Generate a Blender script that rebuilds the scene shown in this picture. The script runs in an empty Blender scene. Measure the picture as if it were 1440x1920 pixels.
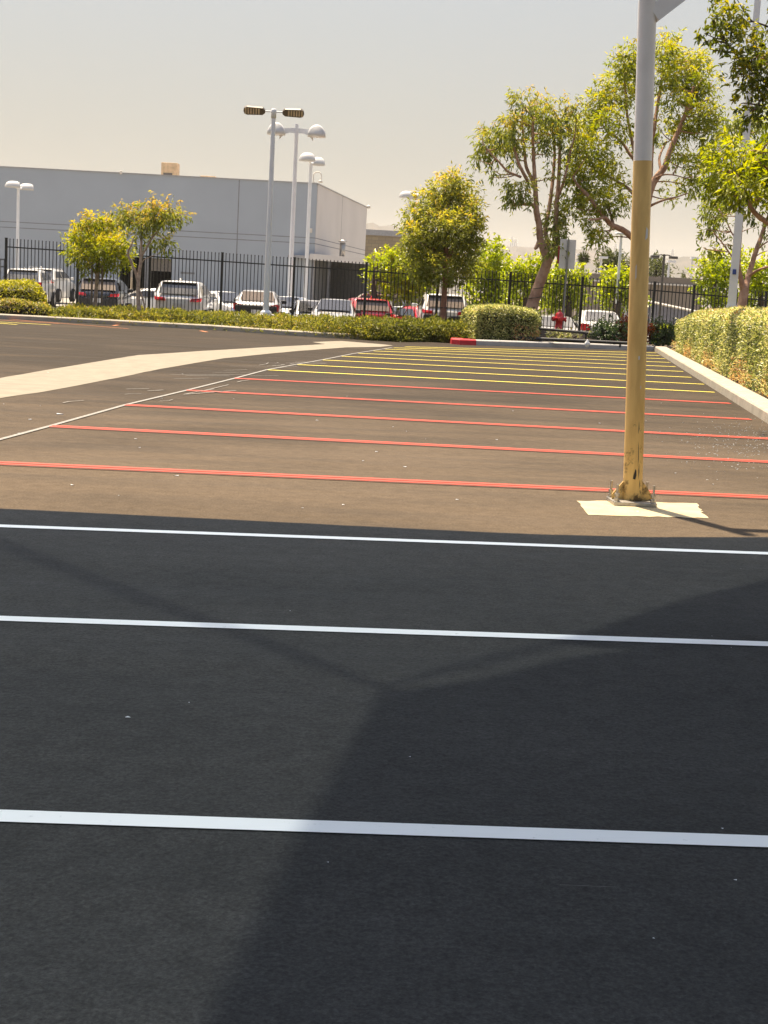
import bpy, bmesh, math, random
import numpy as np
from mathutils import Vector, Matrix

# ------------------------------------------------------------------ camera, sky, sun
R_ = math.radians
SC = bpy.context.scene
COL = SC.collection
FPX, CAMH = 2800.0, 1.56
PITCH, ROLL, YAW = R_(8.513), R_(3.022), R_(3.608)
_cy, _sy, _cp, _sp, _cr, _sr = math.cos(YAW), math.sin(YAW), math.cos(PITCH), math.sin(PITCH), math.cos(ROLL), math.sin(ROLL)
FW = np.array([_sy*_cp, _cy*_cp, -_sp])
_r0 = np.array([_cy, -_sy, 0.0]); _u0 = np.cross(_r0, FW)
RT = _cr*_r0 + _sr*_u0
UP = _cr*_u0 - _sr*_r0
CAM = np.array([0.0, 0.0, CAMH])

cam_d = bpy.data.cameras.new('camera')
cam = bpy.data.objects.new('camera', cam_d); COL.objects.link(cam)
cam_d.sensor_fit = 'HORIZONTAL'; cam_d.sensor_width = 36.0; cam_d.lens = 36.0*FPX/1440.0
cam_d.clip_start = 0.1; cam_d.clip_end = 20000
cam.matrix_world = Matrix(((RT[0], UP[0], -FW[0], 0), (RT[1], UP[1], -FW[1], 0), (RT[2], UP[2], -FW[2], CAMH), (0, 0, 0, 1)))
SC.camera = cam

SUN_S = np.array([0.168, -0.305])                 # ground shift of a shadow per metre of height
SUN_DIR = Vector((-SUN_S[0], -SUN_S[1], 1.0)).normalized()
SUN_EL = math.asin(SUN_DIR.z); SUN_AZ = math.atan2(SUN_DIR.x, SUN_DIR.y)
sd = bpy.data.lights.new('sun', 'SUN'); sd.energy = 4.4; sd.angle = R_(0.9); sd.color = (1.0, 0.83, 0.60)
so = bpy.data.objects.new('sun', sd); COL.objects.link(so); so.location = (0, 0, 60)
so.rotation_euler = SUN_DIR.to_track_quat('Z', 'Y').to_euler()

W = bpy.data.worlds.new('World'); SC.world = W; W.use_nodes = True
nt = W.node_tree; nt.nodes.clear()
_o = nt.nodes.new('ShaderNodeOutputWorld'); _b = nt.nodes.new('ShaderNodeBackground')
_s = nt.nodes.new('ShaderNodeTexSky'); _s.sky_type = 'NISHITA'; _s.sun_disc = False
_s.sun_elevation = SUN_EL; _s.sun_rotation = SUN_AZ; _s.air_density = 1.0; _s.dust_density = 2.5; _s.ozone_density = 1.0
_hz = nt.nodes.new('ShaderNodeMix'); _hz.data_type = 'RGBA'        # the dusty layer low over the horizon
_tc = nt.nodes.new('ShaderNodeTexCoord'); _sx = nt.nodes.new('ShaderNodeSeparateXYZ')
_mr = nt.nodes.new('ShaderNodeMapRange')
_mr.inputs['From Min'].default_value = 0.0; _mr.inputs['From Max'].default_value = 1.0
_mr.inputs['To Min'].default_value = 1.0; _mr.inputs['To Max'].default_value = 0.0
nt.links.new(_tc.outputs['Generated'], _sx.inputs[0]); nt.links.new(_sx.outputs['Z'], _mr.inputs['Value'])
nt.links.new(_mr.outputs[0], _hz.inputs['Factor'])
nt.links.new(_s.outputs[0], _hz.inputs['A']); _hz.inputs['B'].default_value = (1.46, 1.44, 1.31, 1)
nt.links.new(_hz.outputs['Result'], _b.inputs['Color']); _b.inputs['Strength'].default_value = 0.10
nt.links.new(_b.outputs[0], _o.inputs['Surface'])

SC.view_settings.view_transform = 'Standard'; SC.view_settings.look = 'None'
SC.view_settings.exposure = 1.55; SC.view_settings.gamma = 1.0; SC.view_settings.use_curve_mapping = False
SC.cycles.max_bounces = 6; SC.cycles.diffuse_bounces = 3; SC.cycles.glossy_bounces = 2
SC.cycles.transmission_bounces = 4; SC.cycles.transparent_max_bounces = 12; SC.cycles.sample_clamp_indirect = 6.0
SC.cycles.caustics_reflective = False; SC.cycles.caustics_refractive = False

# ------------------------------------------------------------------ placing helpers
def ray(px, py): return FW + (px-720)/FPX*RT - (py-960)/FPX*UP
def at(px, py, d): return CAM + d*ray(px, py)                       # point at camera depth d
def gnd(px, py, z=0.0):
    r = ray(px, py); t = (z-CAMH)/r[2]; return CAM + t*r
def dep(P): return float((np.asarray(P, float)-CAM) @ FW)
def vz(P, py):                                                      # height on the vertical through P seen at row py
    k = UP - (960-py)/FPX*FW
    return CAMH - (P[0]*k[0]+P[1]*k[1])/k[2]
def foot(px, py, d, z=0.0):                                         # base point under an image point at depth d
    p = at(px, py, d); return np.array([p[0], p[1], z])

# ------------------------------------------------------------------ object helpers
ORG = {}
def tag(o, label=None, cat=None, group=None, kind=None):
    if label: o['label'] = label
    if cat: o['category'] = cat
    if group: o['group'] = group
    if kind: o['kind'] = kind
    return o
def empty(name, loc, rz=0.0, label=None, cat=None, group=None):
    o = bpy.data.objects.new(name, None); COL.objects.link(o)
    o.location = loc; o.rotation_euler = (0, 0, rz); o.empty_display_size = 0.2
    ORG[o.name] = np.array(loc, float)
    return tag(o, label, cat, group)
def copy_tree(o, parent=None):
    c = o.copy(); COL.objects.link(c)
    if parent is not None: c.parent = parent
    for ch in list(o.children): copy_tree(ch, c)
    return c
def link_mesh(name, me, parent=None, local=False):
    o = bpy.data.objects.new(name, me); COL.objects.link(o)
    org = np.zeros(3)
    if parent is not None:
        o.parent = parent; org = ORG[parent.name]
        if not local: me.transform(Matrix.Translation(Vector(-org)))
    ORG[o.name] = org
    return o

class MB:
    def __init__(s): s.v = []; s.f = []; s.smooth = []
    def add(s, vs, fs, smooth=False):
        n = len(s.v); s.v += [tuple(map(float, v)) for v in vs]
        s.f += [tuple(n+i for i in f) for f in fs]; s.smooth += [smooth]*len(fs); return s
    def box(s, c, size, rz=0.0):
        x, y, z = [k/2 for k in size]; ca, sa = math.cos(rz), math.sin(rz)
        vs = []
        for dz in (-z, z):
            for dx, dy in ((-x, -y), (x, -y), (x, y), (-x, y)):
                vs.append((c[0]+dx*ca-dy*sa, c[1]+dx*sa+dy*ca, c[2]+dz))
        return s.add(vs, [(3, 2, 1, 0), (4, 5, 6, 7), (0, 1, 5, 4), (1, 2, 6, 5), (2, 3, 7, 6), (3, 0, 4, 7)])
    def prism(s, poly, z0, z1):                                     # vertical prism over an xy polygon (ccw)
        n = len(poly); a = sum(poly[i][0]*poly[(i+1) % n][1]-poly[(i+1) % n][0]*poly[i][1] for i in range(n))
        if a < 0: poly = poly[::-1]
        vs = [(p[0], p[1], z0) for p in poly]+[(p[0], p[1], z1) for p in poly]
        fs = [tuple(range(n-1, -1, -1)), tuple(range(n, 2*n))]+[(i, (i+1) % n, n+(i+1) % n, n+i) for i in range(n)]
        return s.add(vs, fs)
    def sheet(s, poly, z):
        n = len(poly); a = sum(poly[i][0]*poly[(i+1) % n][1]-poly[(i+1) % n][0]*poly[i][1] for i in range(n))
        if a < 0: poly = poly[::-1]
        return s.add([(p[0], p[1], z) for p in poly], [tuple(range(n))])
    def slab(s, quad, thick, nrm):                                  # a planar quad given thickness along nrm
        q = [np.array(p, float) for p in quad]; d = np.array(nrm, float)*thick; n = len(q)
        vs = q+[p+d for p in q]
        return s.add(vs, [tuple(range(n-1, -1, -1)), tuple(range(n, 2*n))]+[(i, (i+1) % n, n+(i+1) % n, n+i) for i in range(n)])
    def tube(s, pts, rad, sides=8, cap=True, wob=0.0, rng=None, twist=0.0):
        pts = [np.array(p, float) for p in pts]; n = len(pts)
        if not hasattr(rad, '__len__'): rad = [rad]*n
        vs = []; up = None
        for i, p in enumerate(pts):
            t = pts[min(i+1, n-1)]-pts[max(i-1, 0)]; t = t/(np.linalg.norm(t)+1e-9)
            if up is None:
                a = np.array([0, 1.0, 0]) if abs(t[1]) < .9 else np.array([1.0, 0, 0])
                up = a-(a @ t)*t
            up = up-(up @ t)*t; up = up/(np.linalg.norm(up)+1e-9); sd_ = np.cross(t, up)
            for k in range(sides):
                a = 2*math.pi*k/sides+twist; r = rad[i]*(1+(rng.uniform(-wob, wob) if rng is not None else 0))
                vs.append(p+r*(math.cos(a)*sd_+math.sin(a)*up))
        fs = [(i*sides+k, i*sides+(k+1) % sides, (i+1)*sides+(k+1) % sides, (i+1)*sides+k) for i in range(n-1) for k in range(sides)]
        sm = sides > 5
        s.add(vs, fs, sm)
        if cap:
            b = len(s.v)-n*sides                                    # caps get their own ring so that the sides stay smooth
            s.add([s.v[b+k] for k in range(sides)], [tuple(range(sides-1, -1, -1))])
            s.add([s.v[b+(n-1)*sides+k] for k in range(sides)], [tuple(range(sides))])
        return s
    def lathe(s, c, prof, sides=16, smooth=True):                   # prof: (r, z) from bottom up
        vs = []; n = len(prof)
        for r, z in prof:
            for k in range(sides):
                a = 2*math.pi*k/sides; vs.append((c[0]+r*math.cos(a), c[1]+r*math.sin(a), c[2]+z))
        fs = [(i*sides+k, i*sides+(k+1) % sides, (i+1)*sides+(k+1) % sides, (i+1)*sides+k) for i in range(n-1) for k in range(sides)]
        fs += [tuple(range(sides-1, -1, -1)), tuple((n-1)*sides+k for k in range(sides))]
        return s.add(vs, fs, smooth)
    def build(s, name, mat, parent=None, local=False, bevel=0.0, seg=2, angle=40):
        me = bpy.data.meshes.new(name); me.from_pydata(s.v, [], s.f)
        me.polygons.foreach_set('use_smooth', s.smooth); me.materials.append(mat)
        if bevel > 0:
            bm = bmesh.new(); bm.from_mesh(me); bmesh.ops.remove_doubles(bm, verts=bm.verts, dist=1e-5)
            es = [e for e in bm.edges if len(e.link_faces) == 2 and e.calc_face_angle() > R_(angle)]
            bmesh.ops.bevel(bm, geom=es, offset=bevel, segments=seg, profile=.5, affect='EDGES', clamp_overlap=True)
            bm.to_mesh(me); bm.free()
        me.update()
        return link_mesh(name, me, parent, local)

def spline(pts, k=4):
    P = [np.array(p, float) for p in pts]; out = []
    for i in range(len(P)-1):
        a, b, c, d = P[max(i-1, 0)], P[i], P[i+1], P[min(i+2, len(P)-1)]
        for j in range(k):
            t = j/k
            out.append(.5*((2*b)+(-a+c)*t+(2*a-5*b+4*c-d)*t*t+(-a+3*b-3*c+d)*t**3))
    out.append(P[-1]); return out

# ------------------------------------------------------------------ materials
def newmat(name):
    m = bpy.data.materials.new(name); m.use_nodes = True
    return m, m.node_tree, m.node_tree.nodes['Principled BSDF']
def N(nt, typ, **kw):
    n = nt.nodes.new(typ)
    for k, v in kw.items(): setattr(n, k, v)
    return n
def mat(name, c, rough=.6, metal=0.0, var=.12, scale=6.0, bump=0.0, bscale=40.0, coat=0.0, c2=None, detail=5, spec=None):
    m, nt, p = newmat(name)
    p.inputs['Roughness'].default_value = rough; p.inputs['Metallic'].default_value = metal
    p.inputs['Coat Weight'].default_value = coat
    if spec is not None: p.inputs['Specular IOR Level'].default_value = spec
    tc = N(nt, 'ShaderNodeTexCoord'); nz = N(nt, 'ShaderNodeTexNoise'); nz.inputs['Scale'].default_value = scale; nz.inputs['Detail'].default_value = detail
    nt.links.new(tc.outputs['Object'], nz.inputs['Vector'])
    rp = N(nt, 'ShaderNodeValToRGB'); nt.links.new(nz.outputs[0], rp.inputs[0])
    e = rp.color_ramp.elements; e[0].position = .3; e[1].position = .7
    lo = c2 if c2 is not None else [k*(1-var) for k in c]; hi = c if c2 is not None else [min(1, k*(1+var)) for k in c]
    e[0].color = (*lo, 1); e[1].color = (*hi, 1)
    nt.links.new(rp.outputs[0], p.inputs['Base Color'])
    if bump > 0:
        n2 = N(nt, 'ShaderNodeTexNoise'); n2.inputs['Scale'].default_value = bscale; n2.inputs['Detail'].default_value = 4
        nt.links.new(tc.outputs['Object'], n2.inputs['Vector'])
        bp = N(nt, 'ShaderNodeBump'); bp.inputs['Strength'].default_value = bump; bp.inputs['Distance'].default_value = .02
        nt.links.new(n2.outputs[0], bp.inputs['Height']); nt.links.new(bp.outputs[0], p.inputs['Normal'])
    return m
def leafmat(name, cols, trans=.45, rough=.45, spec=.3):
    m, nt, p = newmat(name)
    a = N(nt, 'ShaderNodeAttribute', attribute_name='tint'); rp = N(nt, 'ShaderNodeValToRGB')
    nt.links.new(a.outputs['Fac'], rp.inputs[0]); cr = rp.color_ramp
    while len(cr.elements) < len(cols): cr.elements.new(.5)
    for i, (pos, c) in enumerate(cols): cr.elements[i].position = pos; cr.elements[i].color = (*c, 1)
    p.inputs['Roughness'].default_value = rough; p.inputs['Specular IOR Level'].default_value = spec
    nt.links.new(rp.outputs[0], p.inputs['Base Color'])
    tr = N(nt, 'ShaderNodeBsdfTranslucent'); hs = N(nt, 'ShaderNodeHueSaturation')
    hs.inputs['Saturation'].default_value = 1.15; hs.inputs['Value'].default_value = 1.8
    nt.links.new(rp.outputs[0], hs.inputs['Color']); nt.links.new(hs.outputs[0], tr.inputs['Color'])
    mx = N(nt, 'ShaderNodeMixShader'); mx.inputs[0].default_value = trans
    nt.links.new(p.outputs[0], mx.inputs[1]); nt.links.new(tr.outputs[0], mx.inputs[2])
    nt.links.new(mx.outputs[0], nt.nodes['Material Output'].inputs['Surface'])
    return m

def asphalt(name, base, dust, speck=.5):
    m, nt, p = newmat(name); L = nt.links
    tc = N(nt, 'ShaderNodeTexCoord')
    def noise(scale, detail, sx=1, sy=1, rough=.55):
        mp = N(nt, 'ShaderNodeMapping'); mp.inputs['Scale'].default_value = (sx, sy, 1)
        n = N(nt, 'ShaderNodeTexNoise'); n.inputs['Scale'].default_value = scale; n.inputs['Detail'].default_value = detail; n.inputs['Roughness'].default_value = rough
        L.new(tc.outputs['Object'], mp.inputs[0]); L.new(mp.outputs[0], n.inputs['Vector']); return n.outputs[0]
    def rng(v, a, b, lo, hi):
        r = N(nt, 'ShaderNodeMapRange'); L.new(v, r.inputs['Value'])
        for k, x in zip(('From Min', 'From Max', 'To Min', 'To Max'), (a, b, lo, hi)): r.inputs[k].default_value = x
        return r.outputs[0]
    def mul(a, b):
        n = N(nt, 'ShaderNodeMath', operation='MULTIPLY'); L.new(a, n.inputs[0]); L.new(b, n.inputs[1]); return n.outputs[0]
    big = noise(.35, 6, 1, 1.6); grain = noise(62, 2); sep = N(nt, 'ShaderNodeSeparateXYZ'); L.new(tc.outputs['Object'], sep.inputs[0]); near = rng(sep.outputs['Y'], 11, 27, .42, -.55) if speck > .3 else None; streak = noise(1.2, 5, .22, 2.2); fine = noise(160, 3); mid = noise(9, 5)
    mix = N(nt, 'ShaderNodeMix', data_type='RGBA'); mix.inputs['A'].default_value = (*base, 1); mix.inputs['B'].default_value = (*dust, 1)
    add = N(nt, 'ShaderNodeMath', operation='ADD'); L.new(rng(big, .3, .7, 0, .65), add.inputs[0]); L.new(rng(streak, .35, .75, 0, .45), add.inputs[1]); add.use_clamp = (near is None)
    if near is not None:
        a2 = N(nt, 'ShaderNodeMath', operation='ADD'); a2.use_clamp = True; L.new(add.outputs[0], a2.inputs[0]); L.new(near, a2.inputs[1]); add = a2
    L.new(add.outputs[0], mix.inputs['Factor'])
    v = mul(mul(rng(fine, .25, .75, 1-speck, 1+speck), rng(grain, .25, .75, .72, 1.28)), rng(mid, .3, .7, .87, 1.13))
    vm = N(nt, 'ShaderNodeVectorMath', operation='SCALE'); L.new(mix.outputs['Result'], vm.inputs[0]); L.new(v, vm.inputs['Scale'])
    # odd pale grains
    vo = N(nt, 'ShaderNodeTexVoronoi'); vo.inputs['Scale'].default_value = 38; L.new(tc.outputs['Object'], vo.inputs['Vector'])
    L.new(vm.outputs[0], p.inputs['Base Color'])
    rr = rng(streak, .3, .7, .62, .85); L.new(rr, p.inputs['Roughness']); p.inputs['Specular IOR Level'].default_value = .05
    bp = N(nt, 'ShaderNodeBump'); bp.inputs['Strength'].default_value = .5; bp.inputs['Distance'].default_value = .006
    ba = N(nt, 'ShaderNodeMath', operation='ADD'); L.new(fine, ba.inputs[0]); L.new(vo.outputs[0], ba.inputs[1]); L.new(ba.outputs[0], bp.inputs['Height'])
    L.new(bp.outputs[0], p.inputs['Normal'])
    return m
def paint(name, c, wear=.12, under=(.04, .036, .03), rough=.6):
    m, nt, p = newmat(name); L = nt.links; tc = N(nt, 'ShaderNodeTexCoord')
    n = N(nt, 'ShaderNodeTexNoise'); n.inputs['Scale'].default_value = 26; n.inputs['Detail'].default_value = 7; n.inputs['Roughness'].default_value = .7
    L.new(tc.outputs['Object'], n.inputs['Vector'])
    rp = N(nt, 'ShaderNodeValToRGB'); e = rp.color_ramp.elements; e[0].position = .18+wear; e[1].position = .32+wear
    e[0].color = (*[(a*.55+b*.45) for a, b in zip(c, under)], 1); e[1].color = (*c, 1)
    L.new(n.outputs[0], rp.inputs[0]); L.new(rp.outputs[0], p.inputs['Base Color']); p.inputs['Roughness'].default_value = rough
    return m

M = {}
M['asphalt'] = asphalt('asphalt', (.0375, .0305, .0235), (.091, .070, .0505), .42)
M['shade_sealcoat'] = asphalt('shade_black_sealcoat', (.0375, .037, .0362), (.066, .0625, .059), .30)  # darker, more neutral sealcoat; its colour deepens the canopy's shade
M['far_asphalt'] = asphalt('pale_asphalt', (.24, .23, .21), (.30, .28, .25), .2)  # pale colour raised to bounce light onto the warehouse wall
M['white_paint'] = paint('white_road_paint', (.95, .93, .90), .06)
M['red_paint'] = paint('red_road_paint', (.46, .045, .019), .12)
M['red_haze'] = paint('red_overspray', (.135, .060, .040), .16, under=(.06, .045, .03))
M['red_faint'] = paint('thin_red_road_paint', (.26, .03, .02), .16)
M['yellow_paint'] = paint('yellow_road_paint', (.74, .62, .08), .04)
M['orange_paint'] = paint('orange_marking_paint', (.45, .14, .04), .14)
M['smudge'] = paint('dusty_smudge', (.10, .095, .09), .22)
M['chalk'] = paint('old_chalk', (.24, .23, .21), .27)
M['concrete'] = mat('concrete', (.185, .162, .122), .85, var=.13, scale=3.5, bump=.3, bscale=60)
M['pad'] = mat('pale_pad_concrete', (.42, .37, .25), .85, scale=5, c2=(.36, .29, .17), bump=.3, bscale=50)
M['kerb'] = mat('kerb_concrete', (.31, .275, .22), .85, var=.16, scale=4, bump=.3, bscale=50)
M['kerb_grey'] = mat('grey_kerb_concrete', (.34, .33, .32), .85, var=.12, scale=5, bump=.2)
M['kerb_red'] = mat('red_kerb_paint', (.50, .02, .03), .6, var=.15, scale=8)
M['soil'] = mat('soil', (.09, .065, .042), .95, var=.35, scale=14, bump=.6, bscale=30)
M['dry_ground'] = mat('dry_ground', (.20, .16, .11), .95, var=.2, scale=.05)
M['grass'] = mat('lawn_strip', (.08, .12, .025), .9, var=.3, scale=8)
M['black_metal'] = mat('black_fence_paint', (.012, .012, .013), .45, var=.2, scale=3)
M['grey_fence'] = mat('grey_fence_paint', (.16, .16, .17), .5)
M['lamp_white'] = mat('pale_grey_lamp_paint', (.64, .65, .67), .45, var=.06, scale=2)
M['hood_grey'] = mat('grey_lamp_hood', (.47, .47, .47), .5, var=.06, scale=3)
M['lamp_dark'] = mat('dark_lamp_metal', (.11, .085, .065), .5)
M['lamp_lens'] = mat('lamp_lens', (.62, .50, .38), .3)
M['dark_pole'] = mat('dark_bronze_pole', (.05, .045, .04), .5)
M['steel'] = mat('zinc_bolts', (.42, .40, .37), .4, .8, var=.25, scale=30)
M['grey_wall'] = mat('blue_grey_wall_paint', (.325, .36, .405), .9, var=.04, scale=.4, bump=.1, bscale=8)
M['pale_wall'] = mat('pale_wall_paint', (.56, .53, .505), .9, var=.05, scale=.3, bump=.1, bscale=8)
M['reveal'] = mat('wall_joint', (.20, .20, .21), .9)
M['coping'] = mat('coping_metal', (.30, .30, .31), .6)
M['dark_room'] = mat('dark_room', (.02, .02, .022), .9)
M['bay_room'] = mat('bay_room', (.10, .10, .10), .9)
M['roll_door'] = mat('roll_door', (.15, .13, .11), .7, bump=.1)
M['pale_door'] = mat('pale_door', (.50, .52, .50), .7)
M['roof_unit'] = mat('roof_unit', (.66, .46, .27), .8, var=.2, scale=4)
M['beige_wall'] = mat('beige_wall', (.24, .20, .16), .9, var=.06, scale=.5)
M['beige_band'] = mat('beige_band', (.19, .16, .13), .9, var=.05)
M['ramp'] = mat('ramp_surface', (.16, .16, .18), .9)
M['trim_white'] = mat('white_trim', (.60, .56, .50), .7)
M['glass'] = mat('car_glass', (.03, .03, .032), .08, var=.2, scale=.8, spec=.5)
M['grey_glass'] = mat('reflection_grey_glass', (.12, .115, .105), .12, var=.5, scale=1.6, spec=.8)  # grey tone stands for reflections in the rear windows
M['tan_glass'] = mat('reflection_tan_glass', (.14, .10, .07), .35, var=.12, scale=3, spec=.6)  # tan of the reflected surroundings put into the glass colour
M['tan_glass_lit'] = mat('tan_rear_glass_lit', (.075, .053, .036), .06, var=.12, scale=3, spec=.2)  # darker copy of the tan glass, sun on the sloped pane offset in colour
M['black_trim'] = mat('black_plastic_trim', (.018, .018, .02), .5)
M['tyre'] = mat('tyre', (.02, .02, .02), .9)
M['rim'] = mat('alloy_rim', (.45, .45, .46), .35, .7)
M['red_lens'] = mat('red_lamp_lens', (.50, .012, .015), .2, coat=.5)
M['plate'] = mat('number_plate', (.62, .62, .6), .5, c2=(.45, .46, .5), scale=30)
M['chrome'] = mat('chrome', (.6, .6, .6), .2, .9)
M['car_white'] = mat('white_car_paint', (.66, .65, .63), .28, var=.03, coat=.6)
M['car_black'] = mat('black_car_paint', (.022, .022, .025), .2, coat=.8)
M['car_silver'] = mat('silver_car_paint', (.36, .35, .34), .3, .3, coat=.6)
M['car_grey'] = mat('grey_car_paint', (.13, .13, .14), .3, .2, coat=.6)
M['car_red'] = mat('red_car_paint', (.42, .018, .02), .25, coat=.8)
M['car_dark_red'] = mat('dark_red_car_paint', (.13, .012, .012), .3, coat=.6)
M['hydrant'] = mat('red_hydrant_paint', (.52, .015, .02), .45, var=.12, scale=14, coat=.2)
M['sign_back'] = mat('bare_sign_back', (.58, .57, .56), .5, .1, var=.06)
M['sign_post'] = mat('galvanised_post', (.22, .22, .21), .55, .4)
M['sign_red'] = mat('red_sign_face', (.30, .02, .02), .5)
M['bag'] = mat('white_plastic', (.75, .75, .75), .4)
M['bark_red'] = mat('red_brown_bark', (.42, .27, .185), .85, var=.3, scale=5, bump=.8, bscale=16, c2=(.24, .125, .08))
M['bark_stem'] = mat('red_stem_bark', (.34, .155, .10), .85, scale=6, bump=.6, bscale=16, c2=(.20, .085, .055))
M['bark_pale'] = mat('pale_bark', (.42, .32, .24), .9, scale=8, bump=.7, bscale=14, c2=(.22, .15, .11))
M['bark_dark'] = mat('dark_bark', (.07, .05, .04), .9, var=.3, scale=9, bump=.5)
M['stake'] = mat('timber_stake', (.15, .11, .08), .9, var=.2)
M['twig_and_core'] = mat('stems_and_shaded_core', (.022, .018, .010), .95, var=.4, scale=12)  # also colours the hedge cores, dark for the shade between leaves
M['hills'] = mat('dry_hills', (.105, .09, .085), .95, scale=.006, c2=(.04, .045, .04), detail=9)
M['tie'] = mat('black_tie', (.012, .012, .012), .7)
M['blue_mark'] = mat('blue_tape', (.03, .06, .22), .6)

# leaf colours, dark to young
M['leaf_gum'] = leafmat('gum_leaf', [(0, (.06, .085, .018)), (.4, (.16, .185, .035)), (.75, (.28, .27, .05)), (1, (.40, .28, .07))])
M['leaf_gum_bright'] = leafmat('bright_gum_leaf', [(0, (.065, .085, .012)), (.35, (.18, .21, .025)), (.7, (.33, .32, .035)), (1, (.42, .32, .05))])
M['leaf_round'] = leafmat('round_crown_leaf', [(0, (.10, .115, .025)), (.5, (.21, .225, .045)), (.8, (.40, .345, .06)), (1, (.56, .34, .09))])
M['leaf_ficus'] = leafmat('ficus_leaf', [(0, (.10, .14, .006)), (.5, (.25, .29, .012)), (1, (.42, .41, .03))], .5, .3, .5)
M['leaf_hedge'] = leafmat('hedge_leaf', [(0, (.06, .08, .018)), (.4, (.27, .29, .085)), (.8, (.60, .57, .25)), (1, (.42, .22, .10))], .35, .35, .5)
M['leaf_dark'] = leafmat('dark_shrub_leaf', [(0, (.02, .04, .014)), (.6, (.05, .08, .025)), (1, (.12, .15, .06))], .3, .35, .5)
M['leaf_red'] = leafmat('red_shrub_leaf', [(0, (.05, .05, .015)), (.4, (.16, .04, .015)), (1, (.32, .06, .02))], .4)
M['leaf_cover'] = leafmat('ground_cover_leaf', [(0, (.06, .075, .016)), (.5, (.19, .19, .04)), (.85, (.36, .30, .07)), (1, (.30, .20, .10))], .4)
M['leaf_yellow'] = leafmat('gold_hedge_leaf', [(0, (.12, .13, .015)), (.6, (.30, .28, .04)), (1, (.44, .38, .09))], .4)
M['leaf_near'] = leafmat('near_leaf', [(0, (.032, .048, .012)), (.45, (.11, .13, .018)), (.8, (.32, .28, .03)), (1, (.36, .14, .05))], .4)
M['leaf_far'] = leafmat('far_tree_leaf', [(0, (.05, .06, .02)), (1, (.11, .12, .045))], .3)

# ------------------------------------------------------------------ foliage
def leaf_mesh(name, pos, dirs, nrm, L, Wd, tint, material, parent=None, fold=.25):
    """leaves as bent four-cornered blades; pos is the stalk end"""
    n = len(pos); side = np.cross(dirs, nrm); side /= np.linalg.norm(side, axis=1, keepdims=True)+1e-9
    nn = np.cross(side, dirs); L = np.broadcast_to(np.asarray(L), (n,))[:, None]; Wd = np.broadcast_to(np.asarray(Wd), (n,))[:, None]
    mid = pos+dirs*L*.45
    v = np.stack([pos, mid+side*Wd*.5+nn*Wd*fold, pos+dirs*L-nn*L*.12, mid-side*Wd*.5+nn*Wd*fold], 1).reshape(-1, 3)
    org = ORG[parent.name] if parent is not None else np.zeros(3)
    v = (v-org).astype(np.float32)
    me = bpy.data.meshes.new(name); me.vertices.add(4*n); me.vertices.foreach_set('co', v.ravel())
    tri = np.array([[0, 1, 2], [0, 2, 3]]); idx = (np.arange(n)[:, None, None]*4+tri[None]).reshape(-1)
    me.loops.add(len(idx)); me.loops.foreach_set('vertex_index', idx.astype(np.int32))
    me.polygons.add(2*n); me.polygons.foreach_set('loop_start', np.arange(0, 6*n, 3, dtype=np.int32))
    at_ = me.attributes.new('tint', 'FLOAT', 'FACE'); at_.data.foreach_set('value', np.repeat(np.clip(tint, 0, 1), 2).astype(np.float32))
    me.materials.append(material); me.update(); me.validate()
    o = bpy.data.objects.new(name, me); COL.objects.link(o)
    if parent is not None: o.parent = parent
    ORG[o.name] = org
    return o
def unit(a): return a/(np.linalg.norm(a, axis=-1, keepdims=True)+1e-9)
def clump_leaves(rng, c, r, n, L, droop=.4, k=7, shell=.45, out=.8):
    """sprigs of k leaves through an ellipsoid; returns pos, dir, normal, relative height, sprig id value"""
    m = max(1, int(n/k)); u = unit(rng.normal(size=(m, 3))); rad = rng.uniform(0, 1, m)**shell
    b = c+u*rad[:, None]*r*rng.uniform(.85, 1.12, (m, 1))
    sd_ = unit(u*out+rng.normal(size=(m, 3))*.6+np.array([0, 0, .35-droop]))
    t = rng.uniform(0, 1, (m, k, 1)); tw = L*2.2
    pos = b[:, None]+sd_[:, None]*t*tw
    d = unit(sd_[:, None]*.7+rng.normal(size=(m, k, 3))*.65+np.array([0, 0, -droop]))
    nr = unit(rng.normal(size=(m, k, 3))*.8+np.array([0, 0, 1.1]))
    sv = np.repeat(rng.uniform(0, 1, m), k)
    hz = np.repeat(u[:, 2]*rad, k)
    return pos.reshape(-1, 3), d.reshape(-1, 3), nr.reshape(-1, 3), hz, sv
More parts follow.
